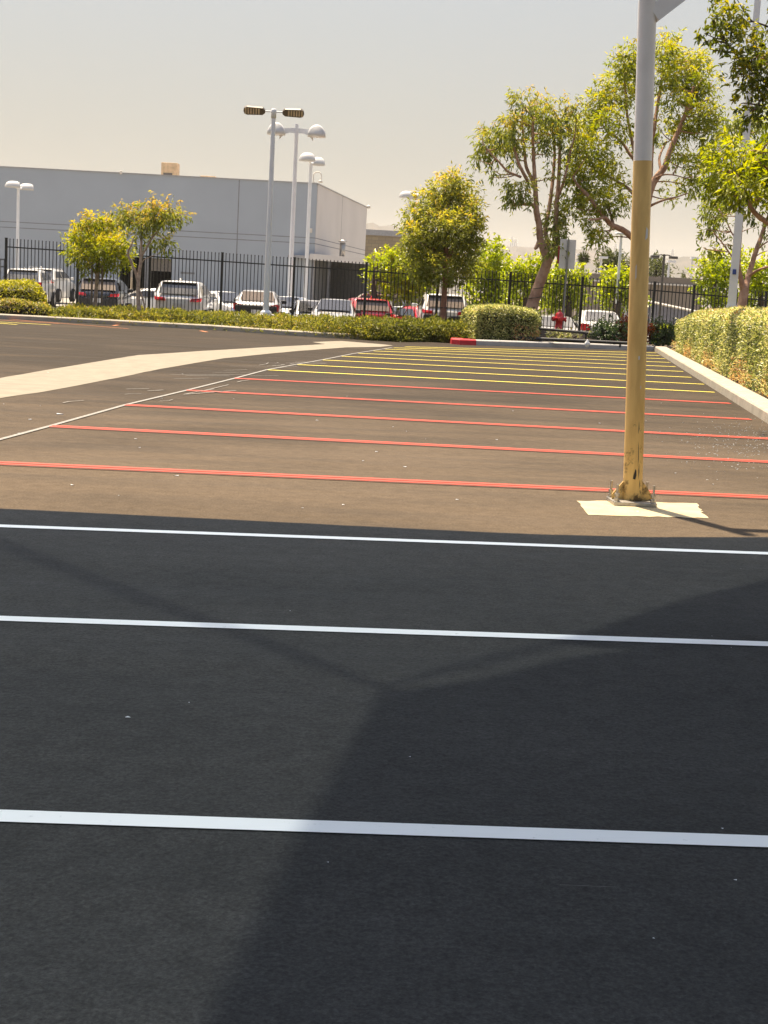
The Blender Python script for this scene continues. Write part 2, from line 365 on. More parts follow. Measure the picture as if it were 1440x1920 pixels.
def crown_px(parent, clumps, d, L, wr, mtl, seed, dens=1.0, droop=.4, shell=.45, tip=.0, zfrac=1.0, name='crown', fold=.25):
    """clumps: (px, py, rx, ry[, depth offset in m, density]) seen at camera depth d"""
    rng = np.random.default_rng(seed); P = []; D = []; NN = []; T = []; cs = []
    zs = [at(c[0], c[1], d)[2] for c in clumps]; z0, z1 = min(zs), max(zs)
    for c in clumps:
        rx, ry = c[2]*d/FPX, c[3]*d/FPX
        off = c[4] if len(c) > 4 and c[4] is not None else rng.uniform(-1, 1)*zfrac*1.0
        dn = c[5] if len(c) > 5 else 1.0
        cc = at(c[0], c[1], d+off); rr = np.array([rx, (rx+ry)/2*1.05, ry])*(d+off)/d*.9
        n = dens*dn*5.4*math.pi*rx*ry/(L*L*wr*.5)
        p, dd, nr, hz, sv = clump_leaves(rng, cc, rr, n, L, droop, shell=shell)
        hh = (cc[2]-z0)/(z1-z0+1e-6)
        P.append(p); D.append(dd); NN.append(nr)
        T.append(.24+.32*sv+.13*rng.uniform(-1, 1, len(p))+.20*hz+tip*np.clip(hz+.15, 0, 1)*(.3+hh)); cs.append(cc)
    P = np.concatenate(P); T = np.concatenate(T); n = len(P)
    Ls = L*rng.uniform(.65, 1.25, n)
    leaf_mesh(name, P, np.concatenate(D), np.concatenate(NN), Ls, Ls*wr, T, mtl, parent, fold)
    return cs
def limbs_px(parent, paths, d, mtl, seed, extra=None, name='trunk', twig_r=.018, rk=1.0):
    """paths: list of [(px, py, radius_px[, depth offset])...]; extra = crown centres to tie in with thin branches"""
    rng = np.random.default_rng(seed); mb = MB(); nodes = []
    for path in paths:
        pts = [at(p[0], p[1], d+(p[3] if len(p) > 3 else 0)) for p in path]; rs = [p[2]*d/FPX*rk for p in path]
        q = spline([np.append(a, b) for a, b in zip(pts, rs)], 4)
        mb.tube([k[:3] for k in q], [max(k[3], .012) for k in q], 9, wob=.06, rng=rng)
        nodes += [k[:3] for k in q[2:]]
    if extra is not None:
        A = np.array(nodes)
        for c in extra:
            dist = np.linalg.norm(A-c, axis=1)+np.maximum(0, A[:, 2]-c[2])*1.5
            a = A[dist.argmin()]; m = (a+c)/2+rng.normal(size=3)*.08*np.linalg.norm(c-a)+np.array([0, 0, -.06])*np.linalg.norm(c-a)
            q = spline([a, m, c], 3); mb.tube(q, list(np.linspace(twig_r*1.6, twig_r*.5, len(q))), 5, cap=False)
    return mb.build(name, mtl, parent)

def hedge_block(name, poly_fn, n, L, wr, mtl, seed, label, cat, loc, core=None, core_mat=None, tintb=0.0, upness=.3, group=None, dry=2.0):
    """poly_fn(rng, n) -> points and outward normals on the clipped outer skin"""
    rng = np.random.default_rng(seed); root = empty(name, loc, 0, label, cat, group)
    p, nr = poly_fn(rng, n)
    top = nr[:, 2] > .6; depth = rng.uniform(0, 1, n)**1.5*.20*np.where(top, .4, 1)
    p = p-nr*depth[:, None]
    lump = np.sin(p[:, 0]*3.1+seed)*np.sin(p[:, 1]*2.7)*np.sin(p[:, 2]*4+1.3)
    p = p+nr*(lump*.05)[:, None]
    d = unit(nr*.30+rng.normal(size=(n, 3))*.75+np.array([0, 0, upness*.4]))
    nn = unit(nr*1.1+np.array([0, 0, .3])+rng.normal(size=(n, 3))*.42)
    Ls = L*rng.uniform(.6, 1.3, n)
    patch = np.sin(p[:, 0]*1.7+2*seed)*np.cos(p[:, 1]*1.3+seed)+np.sin(p[:, 2]*5)*.4
    T = .40+tintb+.42*rng.uniform(-1, 1, n)+.10*patch+.16*top  # top leaves tinted lighter as new growth, painting the sunlit top brighter
    foot_ = np.clip(1.15-(p[:, 2]-.1)/.55, 0, 1)*(np.sin(p[:, 0]*1.1+p[:, 1]*.83+seed) > dry)      # dry patches low down
    T = np.where(rng.uniform(0, 1, n) < foot_*.75, rng.uniform(.92, 1.0, n), T)
    leaf_mesh('foliage', p, d, nn, Ls, Ls*wr, T, mtl, root)
    if core is not None: core.build('stems', core_mat or M['twig_and_core'], root)  # hedge core is a solid dark block, inner shade put into its colour
    return root

def skin_of_prism(poly, z0, z1, rnd=.25):
    """sampler over the top and side walls of a prism with rounded shoulders"""
    poly = [np.array(p[:2], float) for p in poly]; n = len(poly)
    a = sum(poly[i][0]*poly[(i+1) % n][1]-poly[(i+1) % n][0]*poly[i][1] for i in range(n))
    if a < 0: poly = poly[::-1]
    cen = sum(poly)/n
    def inside(q):
        ins = np.ones(len(q), bool)
        for i in range(n):
            e = poly[(i+1) % n]-poly[i]; w = q-poly[i]; ins &= (e[0]*w[:, 1]-e[1]*w[:, 0]) >= 0
        return ins
    def edged(q):
        dm = np.full(len(q), 9.0); nm = np.zeros((len(q), 2))
        for i in range(n):
            e = poly[(i+1) % n]-poly[i]; e = e/np.linalg.norm(e); nn = np.array([e[1], -e[0]])
            dd = -((q-poly[i]) @ nn); m = dd < dm; dm[m] = dd[m]; nm[m] = nn
        return dm, nm
    def fn(rng, cnt):
        lo = np.min(poly, 0); hi = np.max(poly, 0)
        peri = [np.linalg.norm(poly[(i+1) % n]-poly[i]) for i in range(n)]
        A_side = sum(peri)*(z1-z0); A_top = abs(sum(poly[i][0]*poly[(i+1) % n][1]-poly[(i+1) % n][0]*poly[i][1] for i in range(n)))/2
        ns = int(cnt*A_side/(A_side+A_top)); ntp = cnt-ns
        out = []
        ids = rng.choice(n, ns, p=np.array(peri)/sum(peri)); t = rng.uniform(0, 1, ns)
        P0 = np.array(poly); e = P0[(ids+1) % n]-P0[ids]; q = P0[ids]+e*t[:, None]
        el = unit(e); nn = np.stack([el[:, 1], -el[:, 0], np.zeros(ns)], 1); z = rng.uniform(z0, z1, ns)
        k = np.clip((z-(z1-rnd))/rnd, 0, 1); inset = rnd*(1-np.sqrt(np.clip(1-k*k, 0, 1)))
        ps = np.column_stack([q, z])-nn*inset[:, None]; nn = unit(nn+np.array([0, 0, 1.0])*(k*1.2)[:, None])
        q = rng.uniform(lo, hi, (ntp*6+50, 2)); q = q[inside(q)]
        while len(q) < ntp:
            q2 = rng.uniform(lo, hi, (ntp*6+50, 2)); q = np.concatenate([q, q2[inside(q2)]])
        q = q[:ntp]; dm, nm = edged(q); k = np.clip(1-dm/rnd, 0, 1)
        zt = z1-rnd*(1-np.sqrt(np.clip(1-k*k, 0, 1)))
        pt = np.column_stack([q, zt]); nt_ = unit(np.column_stack([nm*(k*.9)[:, None], np.ones(ntp)]))
        return np.concatenate([ps, pt]), np.concatenate([nn, nt_])
    return fn
def shrink(poly, s):
    P = [np.array(p[:2], float) for p in poly]; c = sum(P)/len(P); return [tuple(c+(p-c)*s) for p in P]
def inset_core(poly, z0, z1, m=.16):
    P = [np.array(p[:2], float) for p in poly]; n = len(P)
    a = sum(P[i][0]*P[(i+1) % n][1]-P[(i+1) % n][0]*P[i][1] for i in range(n))
    if a < 0: P = P[::-1]
    out = []
    for i in range(n):
        e0 = P[i]-P[i-1]; e1 = P[(i+1) % n]-P[i]; e0 = e0/np.linalg.norm(e0); e1 = e1/np.linalg.norm(e1)
        n0 = np.array([-e0[1], e0[0]]); n1 = np.array([-e1[1], e1[0]]); b = n0+n1; b = b/max(.35, (b @ b)/2)
        out.append(tuple(P[i]+b*m*.5*2))
    return MB().prism(out, z0, z1-m)

# ------------------------------------------------------------------ ground
def xy(p): return (float(p[0]), float(p[1]))
def g2(px, py, z=0.0): return np.array(gnd(px, py, z)[:2])
def lotz(x): return float(np.interp(x, [-40, -14, -9, -4, 0, 3, 6, 10, 40], [-.05, -.08, -.15, -.25, -.40, -.48, -.36, -.28, -.35]))

ground = tag(MB().sheet([(-4000, -300), (4000, -300), (4000, 5000), (-4000, 5000)], -.75).build('ground', M['dry_ground']), kind='structure')
lot = tag(MB().sheet([(-70, -40), (60, -40), (60, 50.2), (-70, 52.2)], 0).build('parking_lot', M['asphalt']), kind='structure')
mb = MB(); xs = np.linspace(-60, 50, 45); ys = [50.5, 60, 75, 95, 135]
mb.add([(x, y, lotz(x)) for y in ys for x in xs], [(j*45+i, j*45+i+1, (j+1)*45+i+1, (j+1)*45+i) for j in range(len(ys)-1) for i in range(44)], True)
tag(mb.build('car_lot', M['far_asphalt']), kind='structure')

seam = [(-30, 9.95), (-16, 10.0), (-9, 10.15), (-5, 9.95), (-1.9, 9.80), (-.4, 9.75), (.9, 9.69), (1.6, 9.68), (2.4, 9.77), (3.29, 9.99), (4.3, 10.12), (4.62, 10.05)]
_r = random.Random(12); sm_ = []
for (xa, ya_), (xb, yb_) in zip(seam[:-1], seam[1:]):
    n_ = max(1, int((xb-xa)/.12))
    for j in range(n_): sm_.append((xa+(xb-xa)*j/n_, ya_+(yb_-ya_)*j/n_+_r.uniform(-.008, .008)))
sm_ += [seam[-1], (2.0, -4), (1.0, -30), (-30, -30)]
tag(MB().sheet(sm_, .0035).build('shade_sealcoat', M['shade_sealcoat']), kind='structure')  # dark sheet cut along the canopy's shade edge, painting part of that shade

def strip(a, b, w, z, ea=0.0, eb=0.0, n=1):
    a = np.array(a[:2], float); b = np.array(b[:2], float); d = (b-a)/np.linalg.norm(b-a); s = np.array([-d[1], d[0]])*w/2
    a = a-d*ea; b = b+d*eb
    return [a-s, b-s, b+s, a+s]
def line(name, L, R, w, m, z=.0075, ea=0, eb=0):
    return MB().sheet([xy(q) for q in strip(g2(*L), g2(*R), w, z, ea, eb)], z).build(name, m, lot)
for L, R in (((0, 1533.5), (1440, 1582)), ((0, 1162), (1440, 1210)), ((0, 988), (1440, 1039.5))):
    line('white_line', L, R, .096, M['white_paint'], ea=4, eb=2.0)
for k in (1, 2):                                                    # the next stalls of the row, on the near side
    MB().sheet([(-8, 4.15-2.55*k-.05), (3.2, 4.15-2.55*k-.05), (3.2, 4.15-2.55*k+.05), (-8, 4.15-2.55*k+.05)], .0075).build('white_line', M['white_paint'], lot)
reds = [((0, 869.5), (1440, 933.5), .0, .9), ((95, 800), (1440, 867), 0, .6), ((235, 760), (1440, 823.5), 0, .3), ((350, 732.5), (1407, 787), 0, 0), ((440, 710), (1369, 757), 0, 0)]
for i, (L, R, ea, eb) in enumerate(reds):
    a, b = g2(*L), g2(*R); d = (b-a)/np.linalg.norm(b-a); s = np.array([-d[1], d[0]])
    if i == 0: a = a-d*1.15
    b = b+d*eb
    mb = MB()
    for sg in (-1, 1): mb.sheet([xy(q) for q in strip(a+s*sg*.056, b+s*sg*.056, .078, 0)], .009)
    q = mb.build('red_line', M['red_paint'], lot)
    MB().sheet([xy(q) for q in strip(a, b, .25, 0)], .005).build('red_overspray', M['red_haze'], q)
yel = [((500, 694), (1340, 736)), ((555, 684), (1320, 721)), ((605, 675.5), (1296, 708)), ((640, 668.5), (1281, 697)), ((672, 663), (1267, 688)), ((700, 658.5), (1256, 680)), ((722, 655), (1247, 673)), ((738, 652.5), (1237, 667)), ((760, 650.5), (1231, 662))]
for L, R in yel: line('yellow_line', L, R, .115, M['yellow_paint'], .007)
def polyline_strip(pts, w, z, name, m, par=lot):
    P = [np.array(p) for p in pts]; mb = MB(); vs = []
    for i, p in enumerate(P):
        t = P[min(i+1, len(P)-1)]-P[max(i-1, 0)]; t = t/np.linalg.norm(t); s = np.array([-t[1], t[0]])*w/2
        vs += [(*(p-s), z), (*(p+s), z)]
    mb.add(vs, [(2*i, 2*i+2, 2*i+3, 2*i+1) for i in range(len(P)-1)])
    return mb.build(name, m, par)
chalk = [(-330, 922), (-90, 850), (0, 825), (95, 799.5), (235, 760), (350, 732.5), (440, 710), (500, 694), (555, 684), (605, 675), (660, 664), (735, 652)]
polyline_strip([g2(*p) for p in chalk], .055, .008, 'chalk_line', M['chalk'])
rs = random.Random(4)
for k in range(26):                                                 # scuffed double strokes beside the chalk line
    t = rs.uniform(.35, .78); i = t*(len(chalk)-1); a = np.array(chalk[int(i)])*(1-i % 1)+np.array(chalk[int(i)+1])*(i % 1)
    p = g2(a[0], a[1])+np.array([rs.uniform(-.75, .35), rs.uniform(-.4, .4)]); ang = math.radians(rs.uniform(35, 85)); l = rs.uniform(.3, 1.6)
    d = np.array([math.cos(ang), math.sin(ang)])*l/2
    polyline_strip([p-d, p+np.array([rs.uniform(-.05, .05), 0]), p+d], rs.uniform(.012, .03), .009+.0002*k, 'chalk_scuff', M['chalk'])
for L, R, m, w in (((0, 597.5), (240, 616.5), 'orange_paint', .09), ((0, 604), (95, 609.5), 'yellow_paint', .12), ((0, 606.5), (32, 609), 'yellow_paint', .12), ((205, 607), (233, 610), 'orange_paint', .10), ((212, 611), (225, 609), 'orange_paint', .10), ((376, 620.5), (388, 623), 'orange_paint', .12), ((0, 600.5), (110, 607), 'orange_paint', .10)):
    line('layout_mark', L, R, w, M[m], .007, ea=3 if L[0] == 0 else 0)

# pale concrete swale
top = [(-1300, 905), (-600, 800), (-130, 730), (0, 709), (100, 692), (195, 676), (260, 666), (400, 657), (525, 650), (610, 645.5), (585, 641.5), (640, 639.5), (720, 646), (737, 648)]
bot = [(712, 650.5), (650, 651.5), (550, 659), (420, 672), (300, 692), (240, 705), (100, 732), (0, 747), (-150, 774), (-600, 862), (-1100, 965)]
P = [g2(*p) for p in top+bot]
mb = MB(); up_ = P[:len(top)]
rs2 = random.Random(3)
def dens(Q, n):
    Q = [np.array(q) for q in Q]; out = []
    for a, b in zip(Q[:-1], Q[1:]):
        for j in range(n): out.append(a+(b-a)*j/n+np.array([rs2.uniform(-.012, .012), rs2.uniform(-.03, .03)]))
    out.append(Q[-1]); return out
poly = dens(up_, 6)+dens(P[len(top):], 6)
tag(MB().sheet([xy(q) for q in poly], .004).build('concrete_swale', M['concrete']), kind='structure')
# small pale grains and chips lying about
rg = np.random.default_rng(9); mb = MB()
def chip(x, y, s):
    a = rg.uniform(0, 6.28); pts = [(x+s*math.cos(a+k*2.1)*rg.uniform(.6, 1.2), y+s*math.sin(a+k*2.1)*rg.uniform(.6, 1.2)) for k in range(3)]
    mb.prism(pts, .001, .003+s*.12)
for k in range(420):
    c = g2(rg.normal(1400, 60), rg.normal(830, 26)); chip(c[0], c[1], rg.uniform(.004, .013))
for k in range(34):
    c = g2(rg.uniform(0, 1440), rg.uniform(690, 960)); chip(c[0], c[1], rg.uniform(.006, .022))
for k in range(24):
    c = g2(rg.uniform(0, 1440), rg.uniform(1020, 1910)); chip(c[0], c[1], rg.uniform(.0015, .006))
for px, py, s in ((110, 777, .05), (57, 787, .03), (1124, 794, .025), (135, 910, .02), (240, 1346, .012), (1354, 1555, .006), (878, 1782, .004), (85, 1654, .004)):
    c = g2(px, py); chip(c[0], c[1], s)
c = g2(1105, 1667); polyline_strip([c+np.array([-.08, .004]), c+np.array([-.02, .002]), c+np.array([.08, -.002])], .0022, .0085, 'scratch', M['smudge'])
tag(mb.build('gravel', M['lamp_white']), kind='stuff')

M['bed_mound'] = M['soil']
# kerbs, laid as a stepped ribbon along a ground polyline; inner side is to the left of travel
def kerb(name, pts, m, w=.32, h=.15, inner=1):
    P = [np.array(p[:2], float) for p in pts]; vs = []; n = len(P)
    prof = [(0, -.06), (.012, h-.03), (.035, h-.006), (.06, h), (w, h+.004), (w, -.06)]
    for i in range(n):
        t0 = P[i]-P[max(i-1, 0)]; t1 = P[min(i+1, n-1)]-P[i]
        t0 = t0/np.linalg.norm(t0) if i > 0 else t1/np.linalg.norm(t1); t1 = t1/np.linalg.norm(t1) if i < n-1 else t0
        t = (t0+t1)/np.linalg.norm(t0+t1); s = np.array([-t[1], t[0]])*inner/max(.5, float(t @ t1))
        for o, z in prof: vs.append((*(P[i]+s*o), z))
    k = len(prof); mb = MB()
    mb.add(vs, [(i*k+j, (i+1)*k+j, (i+1)*k+j+1, i*k+j+1)[::(-1 if inner < 0 else 1)] for i in range(n-1) for j in range(k-1)]+[tuple(range(k)), tuple((n-1)*k+j for j in range(k))[::-1]])
    return tag(mb.build(name, m), kind='structure')
left_front = [g2(-420, 575), g2(-120, 591), g2(0, 598), g2(105, 603.5), g2(250, 611), g2(400, 619), g2(540, 629), g2(690, 637.5), g2(745, 640.5), g2(800, 640.5)]
kerb('kerb', left_front, M['kerb'], inner=1)
nose0, nose1 = g2(841, 641.5), g2(893, 647.5)
d_ = (nose1-nose0); red_pts = [g2(862, 634.5), g2(846, 637.5), g2(840.5, 641.5), g2(846, 645), g2(862, 646.5), g2(893, 647.5)]
kerb('red_kerb', red_pts, M['kerb_red'], w=.36, h=.17, inner=1)
corner = g2(1226, 658)
kerb('back_kerb', [nose1+np.array([.003, 0]), g2(1060, 652.5), corner], M['kerb_grey'], w=.32, h=.16, inner=1)
kr_dir = (g2(1440, 795)-corner); kr_dir /= np.linalg.norm(kr_dir)
kr_n = np.array([-kr_dir[1], kr_dir[0]])                             # towards the bed
kr_far = corner; kr_near = corner+kr_dir*44
kpts = [kr_far+kr_dir*k for k in (.0, 1.0, 8, 16, 24, 32, 44)]
kerb('side_kerb', kpts, M['kerb'], w=.36, h=.16, inner=1)
def kr(s, o): return kr_far+kr_dir*s+kr_n*o                          # s metres from the far corner along the kerb, o metres into the bed

fence_d = 52.0
fl = at(-500, 500, fence_d+.35); fr = at(1900, 560, fence_d+.35)
bed = [xy(q) for q in (left_front[0]+np.array([.0, .2]),)]+[xy(q+np.array([0.05, .22])) for q in left_front[1:]]+[xy(red_pts[0]+np.array([.3, .0])), xy(g2(866, 643)), xy(nose1+np.array([0, .2])), xy(corner+np.array([0.1, .2])), xy(kr(.3, .2)), xy(kr(44, .2)), (22, 4), xy(fr), xy(fl)]
tag(MB().prism(bed, -.8, .10).build('planting_bed', M['soil']), kind='structure')
tag(MB().sheet([xy(foot(1190, 600, 54)), xy(foot(1420, 600, 54)), xy(foot(1420, 600, 62)), xy(foot(1190, 600, 62))], -.12).build('lawn', M['grass']), kind='structure')

# ------------------------------------------------------------------ hills on the horizon
rg = np.random.default_rng(5)
prof = [(-400, 470), (200, 470), (500, 455), (690, 426), (720, 424), (760, 428), (850, 445), (940, 461), (970, 463), (1000, 465), (1050, 470), (1090, 468), (1110, 470), (1150, 476), (1180, 480), (1220, 482), (1260, 485), (1300, 486), (1330, 489), (1400, 494), (1440, 497), (1700, 500), (2000, 510)]
hx = np.linspace(-400, 2000, 260); hy = np.interp(hx, [p[0] for p in prof], [p[1] for p in prof])
hy = hy+np.convolve(rg.normal(size=268), np.ones(9)/9, 'valid')*2.2
mb = MB(); rows = [(1500, 0), (1750, .22), (2000, .42), (2250, .62), (2450, .82), (2600, .95), (2700, 1.0), (2900, .8)]
vs = []
for j, (dd, fr_) in enumerate(rows):
    for i, x in enumerate(hx):
        crest = at(x, hy[i], 2700); b = at(x, 540, dd)
        fold = 1+.18*math.sin(x*.031+j*1.3)+.12*math.sin(x*.083+j*2.1)+rg.normal()*.04 if 0 < j < 6 else 1
        vs.append((b[0], b[1], -2+(crest[2]+2)*min(1.0 if j >= 6 else .97, fr_*fold)))
n = len(hx)
mb.add(vs, [(j*n+i, j*n+i+1, (j+1)*n+i+1, (j+1)*n+i) for j in range(len(rows)-1) for i in range(n-1)], True)
tag(mb.build('hills', M['hills']), kind='structure')

# ------------------------------------------------------------------ shade canopy over the near stalls (its shadow fills the foreground)
CZ = 5.05
def lift(px, py, z): return g2(px, py)-SUN_S*z                       # point at height z whose shadow falls at that ground point
edge = [(-16, 10.0), (-9, 10.15), (-5, 9.95), (-1.9, 9.80), (-.4, 9.75), (.9, 9.69), (1.6, 9.68), (2.4, 9.77), (3.29, 9.99), (4.3, 10.12), (6.2, 9.8), (9.5, 10.1), (14, 9.9)]
edge = [np.array(e)-SUN_S*CZ for e in edge]
mf, nt, p = newmat('shade_cloth')
tr = N(nt, 'ShaderNodeBsdfTransparent'); tr.inputs['Color'].default_value = (.104, .138, .182, 1)
tl = N(nt, 'ShaderNodeBsdfTranslucent'); tl.inputs['Color'].default_value = (.10, .12, .15, 1)
p.inputs['Base Color'].default_value = (.20, .24, .30, 1); p.inputs['Roughness'].default_value = .9
m1 = N(nt, 'ShaderNodeMixShader'); m1.inputs[0].default_value = .5; nt.links.new(p.outputs[0], m1.inputs[1]); nt.links.new(tl.outputs[0], m1.inputs[2])
m2 = N(nt, 'ShaderNodeAddShader'); nt.links.new(m1.outputs[0], m2.inputs[0]); nt.links.new(tr.outputs[0], m2.inputs[1])
nt.links.new(m2.outputs[0], nt.nodes['Material Output'].inputs['Surface'])
M['cloth'] = mf
M['cloth_thin'] = mf.copy(); [setattr(x.inputs['Color'], 'default_value', (.50, .52, .56, 1)) for x in M['cloth_thin'].node_tree.nodes if x.type == 'BSDF_TRANSPARENT']
canopy = empty('shade_canopy', (edge[4][0], edge[4][1], CZ), 0, 'stretched blue-grey shade cloth roof on steel tubes above the dark near stalls', 'shade canopy')
MB().add([(*e, CZ) for e in edge]+[(edge[-1][0], -.8, CZ), (edge[0][0], -.8, CZ)], [tuple(range(len(edge)+2))[::-1]]).build('cloth', M['cloth'], canopy)
MB().tube([(*e, CZ+.03) for e in edge], .012, 5).build('edge_cable', M['lamp_dark'], canopy)
z2 = CZ+.35
lap = [(380, 1925), (480, 1720), (560, 1560), (640, 1425), (690, 1340), (712, 1292), (760, 1295), (900, 1275), (1060, 1235), (1440, 1190), (1900, 1140), (2100, 1500), (1900, 2150), (275, 2150)]
MB().add([(*lift(*q, z2), z2) for q in lap], [tuple(range(len(lap)))[::-1]]).build('lapped_cloth', M['cloth'], canopy)
lap2 = [(1040, 1206), (1160, 1165), (1280, 1125), (1440, 1088), (1700, 1040), (1900, 1200), (1440, 1215), (1250, 1220), (1120, 1218)]
MB().add([(*lift(*q, z2+.1), z2+.1) for q in lap2], [tuple(range(len(lap2)))[::-1]]).build('lapped_cloth', M['cloth'], canopy)
def beam(pxs, r, z): return MB().tube([(*lift(*q, z), z) for q in pxs], r, 6).build('frame_tube', M['lamp_white'], canopy)
def lap_strip(pxs, ws, z):                                           # unseen strip of doubled cloth, shaped to cast the shade's faint arms
    P = [np.array(lift(*q, z)) for q in pxs]; vs = []
    for i, p_ in enumerate(P):
        t = P[min(i+1, len(P)-1)]-P[max(i-1, 0)]; t = t/np.linalg.norm(t); s = np.array([-t[1], t[0]])*ws[i]/2
        vs += [(*(p_-s), z), (*(p_+s), z)]
    return MB().add(vs, [(2*i, 2*i+2, 2*i+3, 2*i+1) for i in range(len(P)-1)]).build('shade_strip', M['cloth_thin'], canopy)
lap_strip([(-300, 905), (0, 1020), (300, 1135), (520, 1215), (712, 1290)], [.20, .19, .17, .15, .08], CZ+.12)
lap_strip([(712, 1290), (880, 1248), (1060, 1203)], [.06, .12, .13], CZ+.16)

# ------------------------------------------------------------------ the steel post carrying the canopy edge
pb = np.array([2.65, 11.39, 0.0]); LEAN = np.array([-.047, 0.0, 1.0])
def pp(z): return pb+LEAN*z
post = empty('canopy_post', pb, 0, 'leaning steel post, grey above and worn yellow below, bolted to a pale concrete pad', 'post')
zt = vz(pp(2.6), 302); rb, rt_ = .0745, .0665
m, nt, p = newmat('worn_yellow_paint'); L = nt.links
tc = N(nt, 'ShaderNodeTexCoord'); mp = N(nt, 'ShaderNodeMapping'); mp.inputs['Scale'].default_value = (9, 9, 1.6); L.new(tc.outputs['Object'], mp.inputs[0])
nz = N(nt, 'ShaderNodeTexNoise'); nz.inputs['Scale'].default_value = 2.2; nz.inputs['Detail'].default_value = 8; L.new(mp.outputs[0], nz.inputs['Vector'])
rp = N(nt, 'ShaderNodeValToRGB'); e = rp.color_ramp.elements; e[0].position = .34; e[1].position = .58; e[0].color = (.66, .435, .15, 1); e[1].color = (.78, .54, .20, 1); L.new(nz.outputs[0], rp.inputs[0])
n2 = N(nt, 'ShaderNodeTexNoise'); n2.inputs['Scale'].default_value = 5.5; n2.inputs['Detail'].default_value = 9; n2.inputs['Roughness'].default_value = .75; L.new(tc.outputs['Object'], n2.inputs['Vector'])
sx = N(nt, 'ShaderNodeSeparateXYZ'); L.new(tc.outputs['Object'], sx.inputs[0])
mr = N(nt, 'ShaderNodeMapRange'); L.new(sx.outputs['Z'], mr.inputs['Value'])
for k, x in zip(('From Min', 'From Max', 'To Min', 'To Max'), (0, 1.3, .30, .0)): mr.inputs[k].default_value = x
sm = N(nt, 'ShaderNodeMath', operation='ADD'); L.new(n2.outputs[0], sm.inputs[0]); L.new(mr.outputs[0], sm.inputs[1])
r2 = N(nt, 'ShaderNodeValToRGB'); r2.color_ramp.elements[0].position = .75; r2.color_ramp.elements[1].position = .84; L.new(sm.outputs[0], r2.inputs[0])
mx = N(nt, 'ShaderNodeMix', data_type='RGBA'); L.new(r2.outputs[0], mx.inputs['Factor']); L.new(rp.outputs[0], mx.inputs['A']); mx.inputs['B'].default_value = (.13, .08, .028, 1)
L.new(mx.outputs['Result'], p.inputs['Base Color']); p.inputs['Roughness'].default_value = .5
M['post_yellow'] = m
M['post_grey'] = mat('weathered_grey_post_paint', (.80, .80, .80), .5, var=.05, scale=5)
def frus(z0, z1, r0, r1, seg=1): return MB().tube([pp(z0+(z1-z0)*k/8) for k in range(9)], [r0+(r1-r0)*k/8 for k in range(9)], 28)
rz = rb+(rt_-rb)*zt/5.1
frus(.03, zt, rb, rz).build('yellow_shaft', M['post_yellow'], post)
frus(zt, 4.3, rz-.0012, rt_).build('grey_shaft', M['post_grey'], post)
base = at(1182, 955, dep(pb)-.02)
MB().box((pb[0]-.01, pb[1]-.01, .018), (.335, .30, .030)).build('base_plate', M['steel'], post, bevel=.004)
gz = []
for sg in (-1, 1):
    x0 = pb[0]+sg*(rb-.004)-.006; x1 = pb[0]+sg*.158-.006
    mb = MB(); y = pb[1]-.006
    tri = [(x0, .034), (x1, .034), (x1, .075), (x0, .185)]
    mb.add([(a, y, b) for a, b in tri]+[(a, y+.012, b) for a, b in tri], [(0, 1, 2, 3), (7, 6, 5, 4), (0, 4, 5, 1), (1, 5, 6, 2), (2, 6, 7, 3), (3, 7, 4, 0)])
    mb.build('gusset', M['post_yellow'], post)
for sx_ in (-1, 1):
    for sy_ in (-1, 1):
        bx_, by_ = pb[0]-.01+sx_*.142, pb[1]-.01+sy_*.115
        mb = MB().tube([(bx_, by_, .03), (bx_, by_, .165)], .010, 10)
        mb.tube([(bx_, by_, .034), (bx_, by_, .058)], .021, 6); mb.tube([(bx_, by_, .075), (bx_, by_, .096)], .021, 6)
        mb.tube([(bx_, by_, .0335), (bx_, by_, .037)], .027, 14)
        mb.build('anchor_bolt', M['steel'], post)
# torn rust hole low on the shaft
def wrap(poly, z_off, r): return [pp(z)+np.array([r*math.sin(a), -r*math.cos(a), 0]) for a, z in poly]
hole = wrap([(-.22, .205), (.02, .20), (.13, .235), (.10, .27), (.02, .285), (-.04, .27), (-.18, .235)], 0, rb+.0015)
MB().add(hole, [tuple(range(len(hole)))]).build('rust_hole', M['black_trim'], post)
for q in ([(.25, .30), (.33, .36), (.30, .45), (.22, .50), (.26, .40)], [(.36, .20), (.45, .26), (.40, .33), (.33, .27)], [(.5, .12), (.62, .17), (.52, .2)], [(.18, .55), (.30, .60), (.22, .66)]):
    h = wrap(q, 0, rb+.0012); MB().add(h, [tuple(range(len(h)))]).build('rust_scar', M['lamp_dark'], post)
for q in ([(.30, 2.02), (.62, 2.04), (.66, 2.10), (.40, 2.12)], [(-.62, 1.72), (-.50, 1.74), (-.52, 1.84), (-.62, 1.82)], [(-.05, 1.12), (.12, 1.125), (.10, 1.15), (-.04, 1.15)], [(.28, .90), (.36, .90), (.36, .925), (.28, .925)]):
    h = wrap(q, 0, rb-.002+.0012); MB().add(h, [tuple(range(len(h)))]).build('paint_chip', M['lamp_white'], post)
a0 = pp(3.66)+np.array([.03, 0, 0]); a1 = a0+np.array([1.62, .42, 1.36])
q = [a0, a1]; MB().tube(q, .088, 4, twist=math.pi/4).build('arm', M['post_grey'], post)

pad = [(1082, 940), (1140, 939.5), (1230, 942.5), (1307, 945), (1311, 951), (1314, 957), (1320, 964), (1325, 971), (1270, 970.5), (1218, 969), (1160, 967.5), (1100, 965.6), (1093, 954)]
tag(MB().sheet([xy(q) for q in dens([g2(*p) for p in pad+[pad[0]]], 3)[:-1]], .003).build('concrete_pad', M['pad']), kind='structure')

